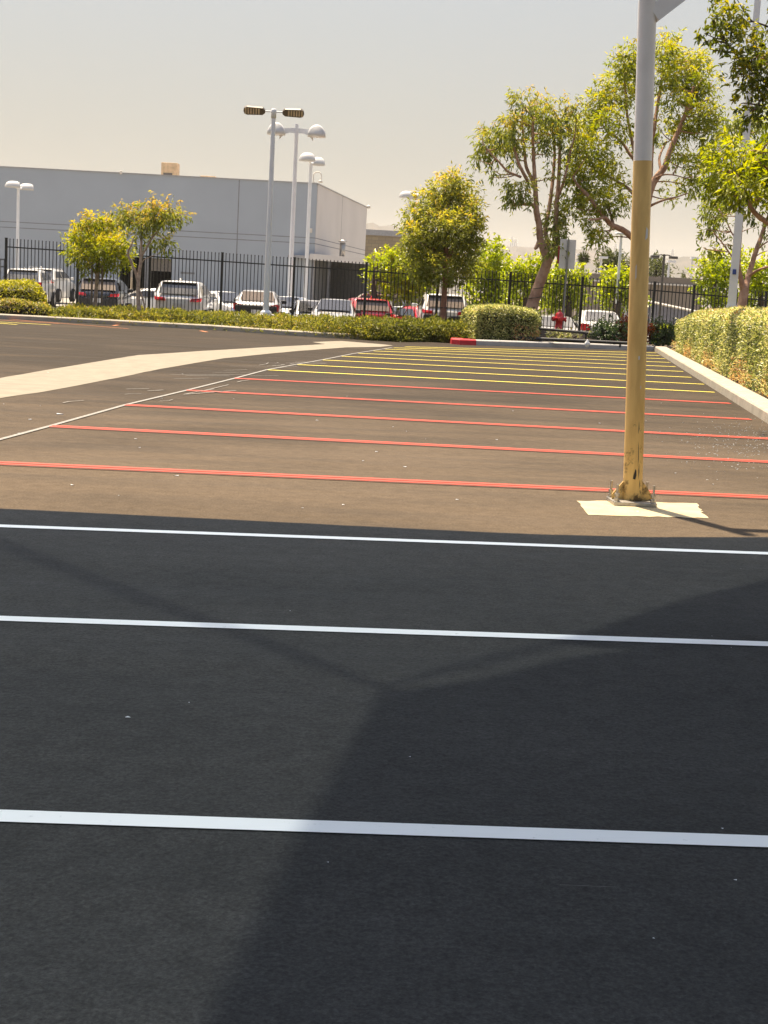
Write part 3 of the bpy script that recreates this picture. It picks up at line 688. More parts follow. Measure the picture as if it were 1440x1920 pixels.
# ------------------------------------------------------------------ buildings
def wall_quad(a, b, z0, z1, th, m, name, par):                       # upright slab from a to b (xy), thickness to the left of travel
    a = np.array(a[:2]); b = np.array(b[:2]); d = (b-a)/np.linalg.norm(b-a); nrm = np.array([-d[1], d[0]])*th
    return MB().prism([xy(a), xy(b), xy(b+nrm), xy(a+nrm)], z0, z1).build(name, m, par)
BZ = -.6
A = at(-260, 400, 95.0); B = at(592.5, 400, 95.0); C_ = at(688, 400, 120.0); A2 = A+np.array([0, 30, 0])
Bv = foot(592.5, 400, 95.0); zr = vz(Bv, 345)
bld = empty('warehouse', (B[0], B[1], BZ), 0, 'large flat-roofed blue-grey warehouse with a dark vehicle doorway behind the fence', 'building')
fd = (B-A)[:2]/np.linalg.norm((B-A)[:2]); fn_ = np.array([fd[1], -fd[0]])   # along the front, outward
def fpt(px): # point of the front plane under image column px
    r = ray(px, 470); t = ((A[:2]-CAM[:2]) @ fn_)/(r[:2] @ fn_); return (CAM+t*r)
dl, dr = fpt(225), fpt(323.5); dz = vz(foot_p := np.array([dl[0], dl[1], 0]), 480.5)
wall_quad(A, dl, BZ, zr, .3, M['grey_wall'], 'wall', bld)
wall_quad(dr, B, BZ, zr, .3, M['grey_wall'], 'wall', bld)
wall_quad(dl, dr, dz, zr, .3, M['grey_wall'], 'wall', bld)
sd_n = (C_-B)[:2]/np.linalg.norm((C_-B)[:2]); sn = np.array([sd_n[1], -sd_n[0]])
wall_quad(B+np.array([*(sd_n*.302), 0]), C_, BZ, zr-.002, .3, M['pale_wall'], 'side_wall', bld)
roofp = [xy(A[:2]-fn_*.3), xy(B[:2]-fn_*.3-sn*.3), xy(C_[:2]-sn*.3), xy(A[:2]-fn_*28)]
MB().prism(roofp, zr-.5, zr-.3).build('roof', M['coping'], bld)
# coping along the top
for a, b, nn in ((A[:2], B[:2]+sn*.04, fn_), (B[:2], C_[:2], sn)):
    d = (b-a)/np.linalg.norm(b-a)
    MB().prism([xy(a+nn*.04), xy(b+nn*.04), xy(b-nn*.32), xy(a-nn*.32)], zr+.001, zr+.07).build('coping', M['coping'], bld)
# joints
mb = MB()
for z in (vz(np.array([B[0], B[1], 0]), 447), vz(np.array([B[0], B[1], 0]), 457.5)):
    mb.prism([xy(A[:2]+fn_*.004), xy(B[:2]+fn_*.004), xy(B[:2]-fn_*.01), xy(A[:2]-fn_*.01)], z, z+.05)
    mb.prism([xy(B[:2]+sn*.004), xy(C_[:2]+sn*.004), xy(C_[:2]-sn*.01), xy(B[:2]-sn*.01)], z, z+.05)
for px in (443, -60):
    q = fpt(px)[:2]; mb.prism([xy(q+fn_*.005), xy(q+fd*.06+fn_*.005), xy(q+fd*.06-fn_*.01), xy(q-fn_*.01)], BZ, zr)
for f in (.45,):
    q = B[:2]+(C_-B)[:2]*f; mb.prism([xy(q+sn*.005), xy(q+sd_n*.06+sn*.005), xy(q+sd_n*.06-sn*.01), xy(q-sn*.01)], BZ, zr)
mb.build('wall_joints', M['reveal'], bld)
# doorway
inn = -fn_*5
MB().prism([xy(dl[:2]-fn_*5), xy(dr[:2]-fn_*5), xy(dr[:2]-fn_*5.2), xy(dl[:2]-fn_*5.2)], BZ, dz+.4).build('door_room', M['dark_room'], bld)
mb = MB()
mb.prism([xy(dl[:2]-fn_*.31-fd*.3), xy(dl[:2]-fn_*.31-fd*.1), xy(dl[:2]-fn_*5-fd*.1), xy(dl[:2]-fn_*5-fd*.3)], BZ, dz+.4)
mb.prism([xy(dr[:2]-fn_*.31+fd*.3), xy(dr[:2]-fn_*.31+fd*.1), xy(dr[:2]-fn_*5+fd*.1), xy(dr[:2]-fn_*5+fd*.3)], BZ, dz+.4)
mb.prism([xy(dl[:2]-fn_*.31-fd*.3), xy(dr[:2]-fn_*.31+fd*.3), xy(dr[:2]-fn_*5.2+fd*.3), xy(dl[:2]-fn_*5.2-fd*.3)], dz+.41, dz+.6)
mb.build('door_lining', M['dark_room'], bld)
dm = fpt(272)
MB().prism([xy(dm[:2]-fn_*.12), xy(dr[:2]-fn_*.12-fd*.01), xy(dr[:2]-fn_*.2-fd*.01), xy(dm[:2]-fn_*.2)], vz(np.array([dm[0], dm[1], 0]), 507), dz-.01).build('roller_door', M['roll_door'], bld)
MB().prism([xy(dm[:2]-fn_*.05), xy(dm[:2]-fn_*.05+fd*.25), xy(dm[:2]-fn_*.3+fd*.25), xy(dm[:2]-fn_*.3)], BZ, dz-.01).build('door_post', M['reveal'], bld)
q = fpt(340); MB().prism([xy(q[:2]+fn_*.02), xy(q[:2]+fd*.9+fn_*.02), xy(q[:2]+fd*.9+fn_*.001), xy(q[:2]+fn_*.001)], vz(q, 513), vz(q, 509.5)).build('wall_sign', M['reveal'], bld)
q = fpt(576); MB().prism([xy(q[:2]+fn_*.12), xy(q[:2]+fd*.26+fn_*.12), xy(q[:2]+fd*.26+fn_*.001), xy(q[:2]+fn_*.001)], vz(q, 436), vz(q, 428)).build('wall_light', M['trim_white'], bld)
q = fpt(222); MB().prism([xy(q[:2]+fn_*.25), xy(q[:2]+fd*.14+fn_*.25), xy(q[:2]+fd*.14+fn_*.045), xy(q[:2]+fn_*.045)], zr-.05, zr+.16).build('camera', M['trim_white'], bld, bevel=.03)
q = fpt(583); qq = np.array([q[0], q[1]])
MB().tube(spline([(*qq, zr+.05), (*(qq-fd*.05), zr+.55), (*(qq+fd*.2), zr+.75), (*(qq+fd*.45), zr+.6), (*(qq+fd*.42), zr+.2)], 4), .035, 6).build('roof_hook', M['trim_white'], bld)
MB().lathe((*(qq+fd*.42), zr+.08), [(.02, 0), (.13, .02), (.14, .10), (.06, .18), (.02, .2)], 10).build('floodlight', M['trim_white'], bld)
q = C_; MB().lathe((q[0]+.1, q[1]-.05, zr-.05), [(.02, 0), (.16, .03), (.16, .2), (.03, .28)], 10).build('floodlight', M['trim_white'], bld)
# open bay on its right flank
ya = at(586, 500, 94.6); yb = at(694, 500, 101); zb1 = vz(np.array([B[0], B[1], 0]), 476.5); zb0 = vz(np.array([B[0], B[1], 0]), 488)
bay = empty('open_bay', (ya[0], ya[1], BZ), 0, 'open service bay with a pale fascia beam on the right flank of the warehouse', 'carport')
bd = (yb-ya)[:2]/np.linalg.norm((yb-ya)[:2]); bn = np.array([-bd[1], bd[0]])
MB().prism([xy(ya[:2]), xy(yb[:2]), xy(yb[:2]+bn*.25), xy(ya[:2]+bn*.25)], zb0, zb1).build('fascia', M['pale_wall'], bay)
MB().prism([xy(ya[:2]+bn*.26), xy(yb[:2]+bn*.26), xy(yb[:2]+bn*9), xy(ya[:2]+bn*9)], zb1-.3, zb1-.12).build('roof', M['coping'], bay)
MB().prism([xy(ya[:2]+bn*7+bd*.5), xy(yb[:2]+bn*7), xy(yb[:2]+bn*7.2), xy(ya[:2]+bn*7.2+bd*.5)], BZ, zb1-.31).build('back_wall', M['bay_room'], bay)
MB().prism([xy(yb[:2]-bd*.3+bn*.26), xy(yb[:2]+bn*.26), xy(yb[:2]+bn*7), xy(yb[:2]-bd*.3+bn*7)], BZ, zb1-.32).build('end_wall', M['bay_room'], bay)
MB().prism([xy(B[:2]+sn*.03+sd_n*.4), xy(B[:2]+sn*.03+sd_n*12), xy(B[:2]+sn*.06+sd_n*12), xy(B[:2]+sn*.06+sd_n*.4)], BZ, zb1-.33).build('shade_lining', M['bay_room'], bay)  # dark panel over the pale flank, the bay's inner shade given as colour
for f in (.02, .30, .985): q = ya[:2]+(yb-ya)[:2]*f; MB().prism([xy(q+bn*.05), xy(q+bd*.12+bn*.05), xy(q+bd*.12+bn*.2), xy(q+bn*.2)], BZ, zb0).build('post', M['reveal'], bay)
q0, q1 = ya[:2]+(yb-ya)[:2]*.32+bn*3.5, ya[:2]+(yb-ya)[:2]*.58+bn*3.5
MB().prism([xy(q0), xy(q1), xy(q1+bn*.1), xy(q0+bn*.1)], BZ, zb0-.45).build('pale_door', M['pale_door'], bay)
q = at(642, 470, 99); fl_ = empty('flue', (q[0], q[1], zb1-.12), 0, 'short steel flue with a flat rain cap on the open bay roof', 'flue')
MB().lathe((q[0], q[1], zb1-.12), [(.19, 0), (.19, vz(np.array([q[0], q[1], 0]), 455)-zb1+.12)], 14).build('pipe', M['steel'], fl_)
MB().lathe((q[0], q[1], vz(np.array([q[0], q[1], 0]), 455)+.06), [(.30, 0), (.31, .04), (.04, .14)], 14).build('rain_cap', M['steel'], fl_)
# roof boxes
for x0, x1, y0, y1, lb in ((302.5, 333, 303, 331, 'tall tan ventilation box on the warehouse roof, with rusty stains'), (375.5, 404, 328, 337, 'low tan ventilation box on the warehouse roof, right of the taller one')):
    a, b = at(x0, y0, 99), at(x1, y0, 99); z1 = vz(a, y0+1)
    u = empty('roof_vent_box', (a[0], a[1], zr-.3), 0, lb, 'roof unit')
    MB().prism([xy(a[:2]), xy(b[:2]), xy(b[:2]-fn_*1.1), xy(a[:2]-fn_*1.1)], zr-.3, z1).build('casing', M['roof_unit'], u, bevel=.02)
    w = (b-a)[:2]
    if y0 < 310: MB().prism([xy(a[:2]+w*.15+fn_*.03), xy(a[:2]+w*.7+fn_*.03), xy(a[:2]+w*.7+fn_*.001), xy(a[:2]+w*.15+fn_*.001)], zr+.25, zr+.5).build('vent_grille', M['roll_door'], u)
# block building behind
m, nt, p = newmat('tan_block'); tc = N(nt, 'ShaderNodeTexCoord'); br = N(nt, 'ShaderNodeTexBrick'); mp = N(nt, 'ShaderNodeMapping')
mp.inputs['Rotation'].default_value = (math.pi/2, 0, 0); nt.links.new(tc.outputs['Object'], mp.inputs[0]); nt.links.new(mp.outputs[0], br.inputs['Vector'])
br.inputs['Scale'].default_value = 1.0; br.inputs['Brick Width'].default_value = .62; br.inputs['Row Height'].default_value = .31; br.inputs['Mortar Size'].default_value = .018
br.inputs['Color1'].default_value = (.30, .245, .16, 1); br.inputs['Color2'].default_value = (.26, .21, .14, 1); br.inputs['Mortar'].default_value = (.20, .165, .12, 1)
nt.links.new(br.outputs[0], p.inputs['Base Color']); p.inputs['Roughness'].default_value = .9; M['tan_block'] = m
a, b = at(640, 430, 135), at(830, 440, 135); a[2] = b[2] = 0; zt_ = vz(a, 427.5); zb_ = vz(a, 438)
bb = empty('block_building', (a[0], a[1], -.7), 0, 'tan concrete block building with a dark roof band behind the warehouse', 'building')
MB().prism([xy(a), xy(b), xy(b+np.array([0, 12, 0])), xy(a+np.array([0, 12, 0]))], -.7, zb_).build('wall', M['tan_block'], bb)
MB().prism([xy(a+np.array([-.1, -.12, 0])), xy(b+np.array([.1, -.12, 0])), xy(b+np.array([.1, 12.1, 0])), xy(a+np.array([-.1, 12.1, 0]))], zb_+.001, zt_).build('roof_band', M['coping'], bb)
# low beige building and its ramp far on the right
a, b = at(1085, 500, 92), at(1322, 500, 92); a[2] = b[2] = 0
lb_ = empty('low_building', (a[0], a[1], -.7), 0, 'long low beige building with a plain parapet beyond the right fence', 'building')
za, zc, zd = vz(a, 511), vz(a, 523), vz(a, 526)
bk = np.array([0, 14, 0])
MB().prism([xy(a), xy(b), xy(b+bk), xy(a+bk)], -.7, zd).build('wall', M['beige_wall'], lb_)
f_ = np.array([0, -.18, 0])
MB().prism([xy(a+f_), xy(b+f_), xy(b+bk), xy(a+bk)], zc, za).build('parapet', M['beige_band'], lb_)
f2 = np.array([0, -.26, 0])
MB().prism([xy(a+f2), xy(b+f2), xy(b+bk), xy(a+bk)], zd+.001, zc-.001).build('ledge', M['trim_white'], lb_)
r0, r1 = at(1215, 566, 84), at(1318, 588, 84)
mb = MB().add([(r0[0], r0[1], -.7), (r1[0], r1[1], -.7), (r1[0], r1[1], r1[2]), (r0[0], r0[1], r0[2]), (r0[0], r0[1]+6, -.7), (r1[0], r1[1]+6, -.7), (r1[0], r1[1]+6, r1[2]), (r0[0], r0[1]+6, r0[2])], [(0, 1, 2, 3), (7, 6, 5, 4), (3, 2, 6, 7), (1, 5, 6, 2), (0, 3, 7, 4)])
rp_ = empty('ramp', (r0[0], r0[1], -.7), 0, 'grey sloping ramp with a white edge beside the low beige building', 'ramp')
mb.build('deck', M['ramp'], rp_)
MB().tube([(r0[0], r0[1]-.04, r0[2]+.03), (r1[0], r1[1]-.04, r1[2]+.03)], .07, 4).build('white_edge', M['trim_white'], rp_)

# ------------------------------------------------------------------ iron fence
def ftop(px): return 448+(px-12)*82/1216 if px < 1228 else 530+(px-1228)*.088
fx = [12+135.1*k for k in range(10)]+[1302, 1437, 1572, 1707]
f0 = foot(fx[0], 500, fence_d, .05)
fence = empty('iron_fence', f0, 0, 'tall black iron picket fence running across behind the planting bed', 'fence')
fp = []
for px in fx:
    q = foot(px, ftop(px), fence_d, 0); z = vz(q, ftop(px)); fp.append((q, z))
for q, z in fp:
    MB().box((q[0], q[1], (z+.02+.0)/2), (.085, .085, z+.02)).box((q[0], q[1], z+.03), (.10, .10, .025)).build('post', M['black_metal'], fence)
for (qa, za), (qb, zb) in zip(fp[:-1], fp[1:]):
    mb = MB(); n = max(3, int(round(np.linalg.norm((qb-qa)[:2])/.125))); d = (qb-qa)/np.linalg.norm(qb-qa)
    for k in range(1, n):
        t = k/n; q = qa+(qb-qa)*t; z = za+(zb-za)*t-.02
        mb.box((q[0], q[1], (z+.18)/2), (.026, .026, z-.18))
        mb.lathe((q[0], q[1], z), [(.013, 0), (.020, .02), (.012, .045), (.002, .055)], 6)
    for o in (-.27, None):
        za_, zb_2 = (za+o, zb+o) if o else (.32, .32)
        mb.tube([(*(qa[:2]+d[:2]*.043), za_), (*(qb[:2]-d[:2]*.043), zb_2)], .030, 4, twist=math.pi/4)
    mb.build('panel', M['black_metal'], fence)
g0, g1 = foot(-240, 500, fence_d+.2, 0), foot(8, 500, fence_d+.2, 0); zg = vz(g1, 485)
gate = empty('gate', g1, 0, 'lower grey picket gate just left of the tall black fence end', 'gate')
mb = MB(); n = 36
for k in range(n+1):
    q = g0+(g1-g0)*k/n; mb.box((q[0], q[1], (zg+.15)/2), (.03, .03, zg-.15))
mb.build('pickets', M['grey_fence'], gate)
for z in (zg-.03, zg-.28, .25): MB().tube([(g0[0], g0[1], z), (g1[0], g1[1], z)], .035, 4, twist=math.pi/4).build('rail', M['grey_fence'], gate)

# ------------------------------------------------------------------ lamps
def pole(root, base, top_z, r0, r1, m, sides=12, name='pole'):
    return MB().tube([(base[0], base[1], base[2]), (base[0], base[1], base[2]+.6*(top_z-base[2])), (base[0], base[1], top_z)], [r0, .4*r0+.6*r1, r1], sides).build(name, m, root)
# twin flat LED heads
d = 49.2; b = foot(498.5, 583, d, .1)
lp = empty('twin_led_lamp', b, 0, 'tall pale lamp post with two flat slotted heads, standing in the ground cover', 'street lamp')
zt = vz(b, 205)
MB().lathe(b, [(.30, 0), (.30, .38), (.26, .42)], 20).build('concrete_base', M['kerb_grey'], lp)
MB().lathe((b[0], b[1], .52), [(.19, 0), (.18, .06), (.11, .12)], 16).build('base_cover', M['lamp_white'], lp)
pole(lp, (b[0], b[1], .6), zt, .10, .068, M['lamp_white'])
MB().lathe((b[0], b[1], zt-.28), [(.085, 0), (.085, .24), (.07, .30)], 12).build('collar', M['lamp_white'], lp)
zh = vz(b, 209.5)
for sg in (-1, 1):
    MB().tube([(b[0]+sg*.08, b[1], zh), (b[0]+sg*.30, b[1], zh)], .022, 6).build('arm', M['lamp_white'], lp)
    mb = MB(); tilt = -.85
    def hp(x, y, z): return (b[0]+sg*x, b[1]+y*math.cos(tilt)-z*math.sin(tilt), zh+y*math.sin(tilt)+z*math.cos(tilt))
    out = [(.28, -.05), (.36, -.13), (.86, -.15), (.95, -.11), (.98, 0), (.95, .11), (.86, .15), (.36, .13), (.28, .05)]
    n = len(out); mb.add([hp(x, y, -.035) for x, y in out]+[hp(x, y, .04) for x, y in out], [tuple(range(n))[::-sg], tuple(range(n, 2*n))[::sg]]+[((i), (i+1) % n, n+(i+1) % n, n+i)[::sg] for i in range(n)])
    hd = mb.build('lamp_head', M['lamp_dark'], lp)
    for k in range(6):
        x = .46+.085*k
        MB().add([hp(x, -.11, -.038), hp(x+.045, -.11, -.038), hp(x+.045, .11, -.038), hp(x, .11, -.038)], [(0, 1, 2, 3)]).build('lens', M['lamp_lens'], hd)
# half-dome heads
def dome(c, L, R, axis, m, tail):
    """a half-cylinder hood with a rounded back: axis = unit xy direction of its length, closed half-round face at the -axis end"""
    mb = MB(); ax = np.array(axis); s = np.array([-ax[1], ax[0]]); rows = [(-L/2, .84), (-L/2+.16, 1.0), (0, 1.0), (L*.25, .93), (L*.4, .72), (L*.5, .35)]; K = 11; vs = []
    for o, sc in rows:
        for k in range(K):
            a = math.pi*k/(K-1); o2 = o+(.10*R*math.sin(a) if o <= -L/2+.03 else 0); vs.append((c[0]+ax[0]*o2+s[0]*R*sc*math.cos(a), c[1]+ax[1]*o2+s[1]*R*sc*math.cos(a), c[2]+R*sc*1.25*math.sin(a)))
    n = len(rows); fs = [(i*K+k, i*K+k+1, (i+1)*K+k+1, (i+1)*K+k) for i in range(n-1) for k in range(K-1)]+[tuple(range(K))[::-1], tuple((n-1)*K+k for k in range(K))]
    fs += [tuple([i*K for i in range(n)]+[i*K+K-1 for i in range(n-1, -1, -1)])]
    return mb.add(vs, fs, True)
def dome_lamp(px_b, px_t, py_t, d, heads, R, L, r0, r1, label, axis, bracket=None, bz=-.4, heads_as=None):
    b = foot(px_b, 580, d, bz); zt = vz(b, py_t); lp = empty('dome_lamp', b, 0, label, 'street lamp')
    pole(lp, b, zt, r0, r1, M['lamp_white'])
    for o in heads:
        c = (b[0]+o[0], b[1]+o[1], zt+o[2])
        dome(c, L, R, axis, None, 0).build('lamp_hood', M['hood_grey'], lp)
    ends = [(b[0]+o[0], b[1]+o[1], zt+o[2]+R*.55) for o in heads]
    if bracket:
        (xa, ya_, z_) = ends[0]; mb = MB()
        for e in ends:
            v = np.array(e)-np.array([b[0], b[1], e[2]]); u_ = v/np.linalg.norm(v); w_ = np.array([-u_[1], u_[0], 0])*.035; far = np.linalg.norm(v)-R*.35
            prof = [(.0, .12), (far, .06), (far, -.42), (far*.75, -.18), (far*.4, -.10), (0, -.10)]
            vs = [np.array([b[0], b[1], e[2]])+u_*x+w_*s_+np.array([0, 0, z]) for s_ in (-1, 1) for x, z in prof]; k = len(prof)
            mb.add(vs, [tuple(range(k)), tuple(range(k, 2*k))[::-1]]+[(i, i+k, (i+1) % k+k, (i+1) % k) for i in range(k)])
        mb.build('bracket', M['lamp_white'], lp)
    else:
        mb = MB()
        for e in ends: mb.tube([(b[0], b[1], zt-.02), (e[0], e[1], e[2]-R*.2)], .05, 6)
        mb.build('bracket', M['lamp_white'], lp)
    return lp
d = 66; o = 37*d/FPX
dome_lamp(542, 550, 233, d, [(-o, -.1, -.50), (o, -.1, -.50)], .40, .9, .105, .085, 'pale lamp post with two half-dome hoods on an arched bracket, behind the fence', (0.0, 1.0), True, -.4)
d = 76
dome_lamp(571, 579, 306, d, [(-.22, -.55, .05), (.28, .5, -.05)], .33, .75, .10, .085, 'pale lamp post with two hoods seen end-on, in front of the warehouse corner', (-.95, -.3), None, -.45)
d = 88
dome_lamp(31, 36, 353, d, [(-.25, -.5, .0), (.35, .5, -.05)], .30, .85, .10, .085, 'pale twin-hooded lamp post farthest left, against the warehouse wall', (-.95, -.3), None, -.1)
d = 80
dome_lamp(757, 760, 372, d, [(-.22, -.4, .0), (.25, .5, -.02)], .28, .75, .085, .07, 'pale twin-hooded lamp post rising behind the round-crowned tree', (-.95, -.3), None, -.5)

# square pale post behind the right hedge
d = 36; b = foot(1371.5, 575, d, .05); lp = empty('square_lamp_post', b, 0, 'tall square tapering pale lamp post behind the clipped right hedge', 'street lamp')
zt = 11.0
MB().tube([(b[0], b[1], .1), (b[0], b[1], zt)], [.150, .090], 4, twist=math.pi/4+.3).build('pole', M['lamp_white'], lp)
MB().tube([(b[0], b[1], .1), (b[0], b[1], vz(b, 572))], [.18, .18], 4, twist=math.pi/4+.3).build('base_cover', M['lamp_white'], lp)
zz = vz(b, 510); MB().tube([(b[0]-.03, b[1]-.1, zz-.06), (b[0]-.03, b[1]-.1, zz+.06)], .045, 8).build('blue_tape', M['blue_mark'], lp)
for sg in (-1, 1): MB().box((b[0]+sg*.55, b[1], zt-.05), (.75, .36, .12)).build('lamp_head', M['lamp_white'], lp, bevel=.03)
# slim single-head lamp right of the sign
d = 60; b = foot(1154.5, 585, d, -.3); zt = vz(b, 440); lp = empty('slim_lamp', b, 0, 'slim pale lamp post with one flat head, between the sign and the yellow post', 'street lamp')
pole(lp, b, zt, .075, .05, M['lamp_white'], 8)
MB().box((b[0]-.02, b[1], zt+.03), (.42, .5, .10)).build('lamp_head', M['lamp_white'], lp, bevel=.03)
# dark T lamp
d = 74; b = foot(1236, 600, d, -.4); zt = vz(b, 479); lp = empty('dark_lamp', b, 0, 'dark bronze lamp post with two flat heads in a T, right of the yellow post', 'street lamp')
pole(lp, b, zt+.06, .075, .06, M['dark_pole'], 8)
for sg in (-1, 1):
    MB().tube(spline([(b[0], b[1], zt), (b[0]+sg*.16, b[1], zt+.03), (b[0]+sg*.34, b[1], zt-.02)], 3), .03, 6).build('arm', M['dark_pole'], lp)
    MB().box((b[0]+sg*.46, b[1], zt-.08), (.40, .35, .13)).build('lamp_head', M['dark_pole'], lp, bevel=.03)
# far white lamps over the beige building
far = [(1081, 479, 118), (1123.5, 484, 112), (1153.5, 477, 122), (1214.5, 486.5, 118), (1251, 491.5, 112), (1294, 485, 122)]
first = None
for k, (px, py, d) in enumerate(far):
    b = foot(px, 540, d, 1.5); zt = vz(b, py)
    lp = empty('far_lamp', b, 0, ['white lamp pole far away, just right of the sign plate', 'short white lamp pole in front of the far olive tree', 'tall thin white lamp pole right of the far olive tree', 'white lamp pole just right of the yellow post, far away', 'short white lamp pole just right of the dark T lamp, far away', 'white lamp pole rightmost on the beige building horizon'][k], 'street lamp', 'white lamp poles beyond the low building')
    pole(lp, b, zt, .10, .08, M['lamp_white'], 6)
    MB().box((b[0]+.14, b[1]-.05, zt+.05), (.62, .5, .16)).build('lamp_head', M['lamp_white'], lp)
# pylons on the hills
for k, (px, y0, y1, w) in enumerate(((959, 444, 464, 14), (966, 448, 465, 12), (1153, 457, 478, 13), (1260, 467, 486, 13))):
    a = at(px, y1, 2690); t_ = at(px, y0, 2690)
    py_ = empty('pylon', a, 0, ['hazy lattice pylon on the hill, taller one of the left pair', 'hazy lattice pylon on the hill, shorter one of the left pair', 'hazy lattice pylon on the hill left of the yellow post', 'hazy lattice pylon on the hill right of the yellow post'][k], 'pylon', 'pylons on the hills')
    mb = MB(); H = t_[2]-a[2]+6
    for sx_, sy_ in ((-1, -1), (1, -1), (1, 1), (-1, 1)): mb.tube([(a[0]+sx_*2.6, a[1]+sy_*2.6, a[2]-6), (a[0]+sx_*.7, a[1]+sy_*.7, a[2]-6+H)], .35, 4)
    for f, l in ((.72, 4.5), (.85, 5.5), (.97, 3.5)): mb.tube([(a[0]-l, a[1], a[2]-6+H*f), (a[0]+l, a[1], a[2]-6+H*f)], .30, 4)
    for f in (.2, .4, .6, .8):
        w_ = 2.6-1.9*f; mb.tube([(a[0]-w_, a[1]-w_, a[2]-6+H*f), (a[0]+w_, a[1]-w_, a[2]-6+H*(f+.15))], .22, 4)
    mb.build('lattice', M['sign_back'], py_)

# ------------------------------------------------------------------ sign, hydrant, rails, bag
d = 49.3; b = foot(1056.5, 590, d, .1); sg_ = empty('road_sign', b, 0, 'back of a tall rectangular traffic sign on a thin galvanised post beside the hydrant', 'sign')
zt, zl = vz(b, 449), vz(b, 504)
MB().box((b[0], b[1], (zt+.1)/2), (.055, .05, zt-.1)).build('post', M['sign_post'], sg_)
w = .262
pl = [(b[0]-w, zl), (b[0]+w, zl), (b[0]+w, zt), (b[0]-w, zt)]
mb = MB().add([(x, b[1]+.035, z) for x, z in pl]+[(x, b[1]+.045, z) for x, z in pl], [(0, 1, 2, 3), (7, 6, 5, 4), (0, 4, 5, 1), (1, 5, 6, 2), (2, 6, 7, 3), (3, 7, 4, 0)])
mb.build('plate', M['sign_back'], sg_, bevel=.004)
MB().box((b[0], b[1]-.028, (zt+zl)/2), (.06, .006, zt-zl)).build('post_face', M['sign_post'], sg_)
pl = [(b[0]-w-.05, zl+.16), (b[0]+w-.06, zl+.16), (b[0]+w-.06, zt-.22), (b[0]-w-.05, zt-.22)]
MB().add([(x, b[1]+.06, z) for x, z in pl]+[(x, b[1]+.068, z) for x, z in pl], [(0, 1, 2, 3), (7, 6, 5, 4), (0, 4, 5, 1), (1, 5, 6, 2), (2, 6, 7, 3), (3, 7, 4, 0)]).build('red_plate', M['sign_red'], sg_)

d = 48.9; b = foot(1047, 620, d, .44); tag(MB().lathe((b[0]+.1, b[1]+.5, .05), [(1.75, 0), (1.5, .2), (1.1, .36), (.6, .43), (.02, .44)], 24).build('soil_mound', M['soil']), kind='structure')
hy_ = empty('fire_hydrant', b, 0, 'red fire hydrant in the planting bed behind the black pipe rails', 'hydrant')
MB().lathe(b, [(.17, 0), (.17, .04), (.125, .05), (.12, .40), (.155, .42), (.155, .46), (.135, .48), (.135, .54), (.12, .60), (.07, .65), (.03, .66)], 18).build('barrel', M['hydrant'], hy_)
MB().lathe((b[0], b[1], b[2]+.66), [(.035, 0), (.035, .06)], 5, False).build('top_nut', M['hydrant'], hy_)
for v in ((-1, -.3), (1, -.3), (.1, -1)):
    u_ = np.array(v)/np.linalg.norm(v); c = np.array([b[0], b[1], b[2]+.42])
    q = [c+np.array([*(u_*x), 0]) for x in (.08, .19, .19, .235, .236)]
    MB().tube(q, [.065, .065, .085, .085, .04], 12).build('outlet', M['hydrant'], hy_)

d = 47.6
rl = empty('pipe_rails', foot(1100, 640, d, .12), 0, 'two low black pipe rails in front of the hydrant, over the grey kerb', 'barrier')
p1, p2 = at(964, 612, d), at(1103, 624.5, d-.15); q1, q2 = at(958, 633, d-.9), at(1176, 643.5, d-1.05)
MB().tube([p1, p2], .045, 8).build('top_rail', M['black_metal'], rl)
q1[2] = max(q1[2], .22); q2[2] = max(q2[2], .22)
MB().tube([q1, q2], .055, 8).build('bottom_rail', M['black_metal'], rl)
for p_ in (p1+(p2-p1)*.03, p2-(p2-p1)*.03): MB().tube([p_, np.array([p_[0], p_[1], .05])], .035, 8).build('post', M['black_metal'], rl)
for t in (.06, .94): p_ = q1+(q2-q1)*t; MB().tube([p_, np.array([p_[0], p_[1], .12])], .03, 8).build('post', M['black_metal'], rl)
b = at(1101, 644, d-1.15)
bg_ = bpy.data.meshes.new('plastic_bag'); bm = bmesh.new(); bmesh.ops.create_icosphere(bm, subdivisions=3, radius=1)
for v in bm.verts:
    f = 1+.22*math.sin(v.co.x*7+v.co.z*5)*math.sin(v.co.y*6+1)+.1*math.sin(v.co.z*13)
    tap = .55 if v.co.z > .3 else 1
    v.co = Vector((b[0]+v.co.x*.075*f*tap, b[1]+v.co.y*.05*f*tap, b[2]+v.co.z*.13))
bm.to_mesh(bg_); bm.free(); bg_.materials.append(M['bag'])
for pgn in bg_.polygons: pgn.use_smooth = True
tag(link_mesh('plastic_bag', bg_), 'crumpled white plastic bag hanging at the grey kerb under the black rails', 'bag')

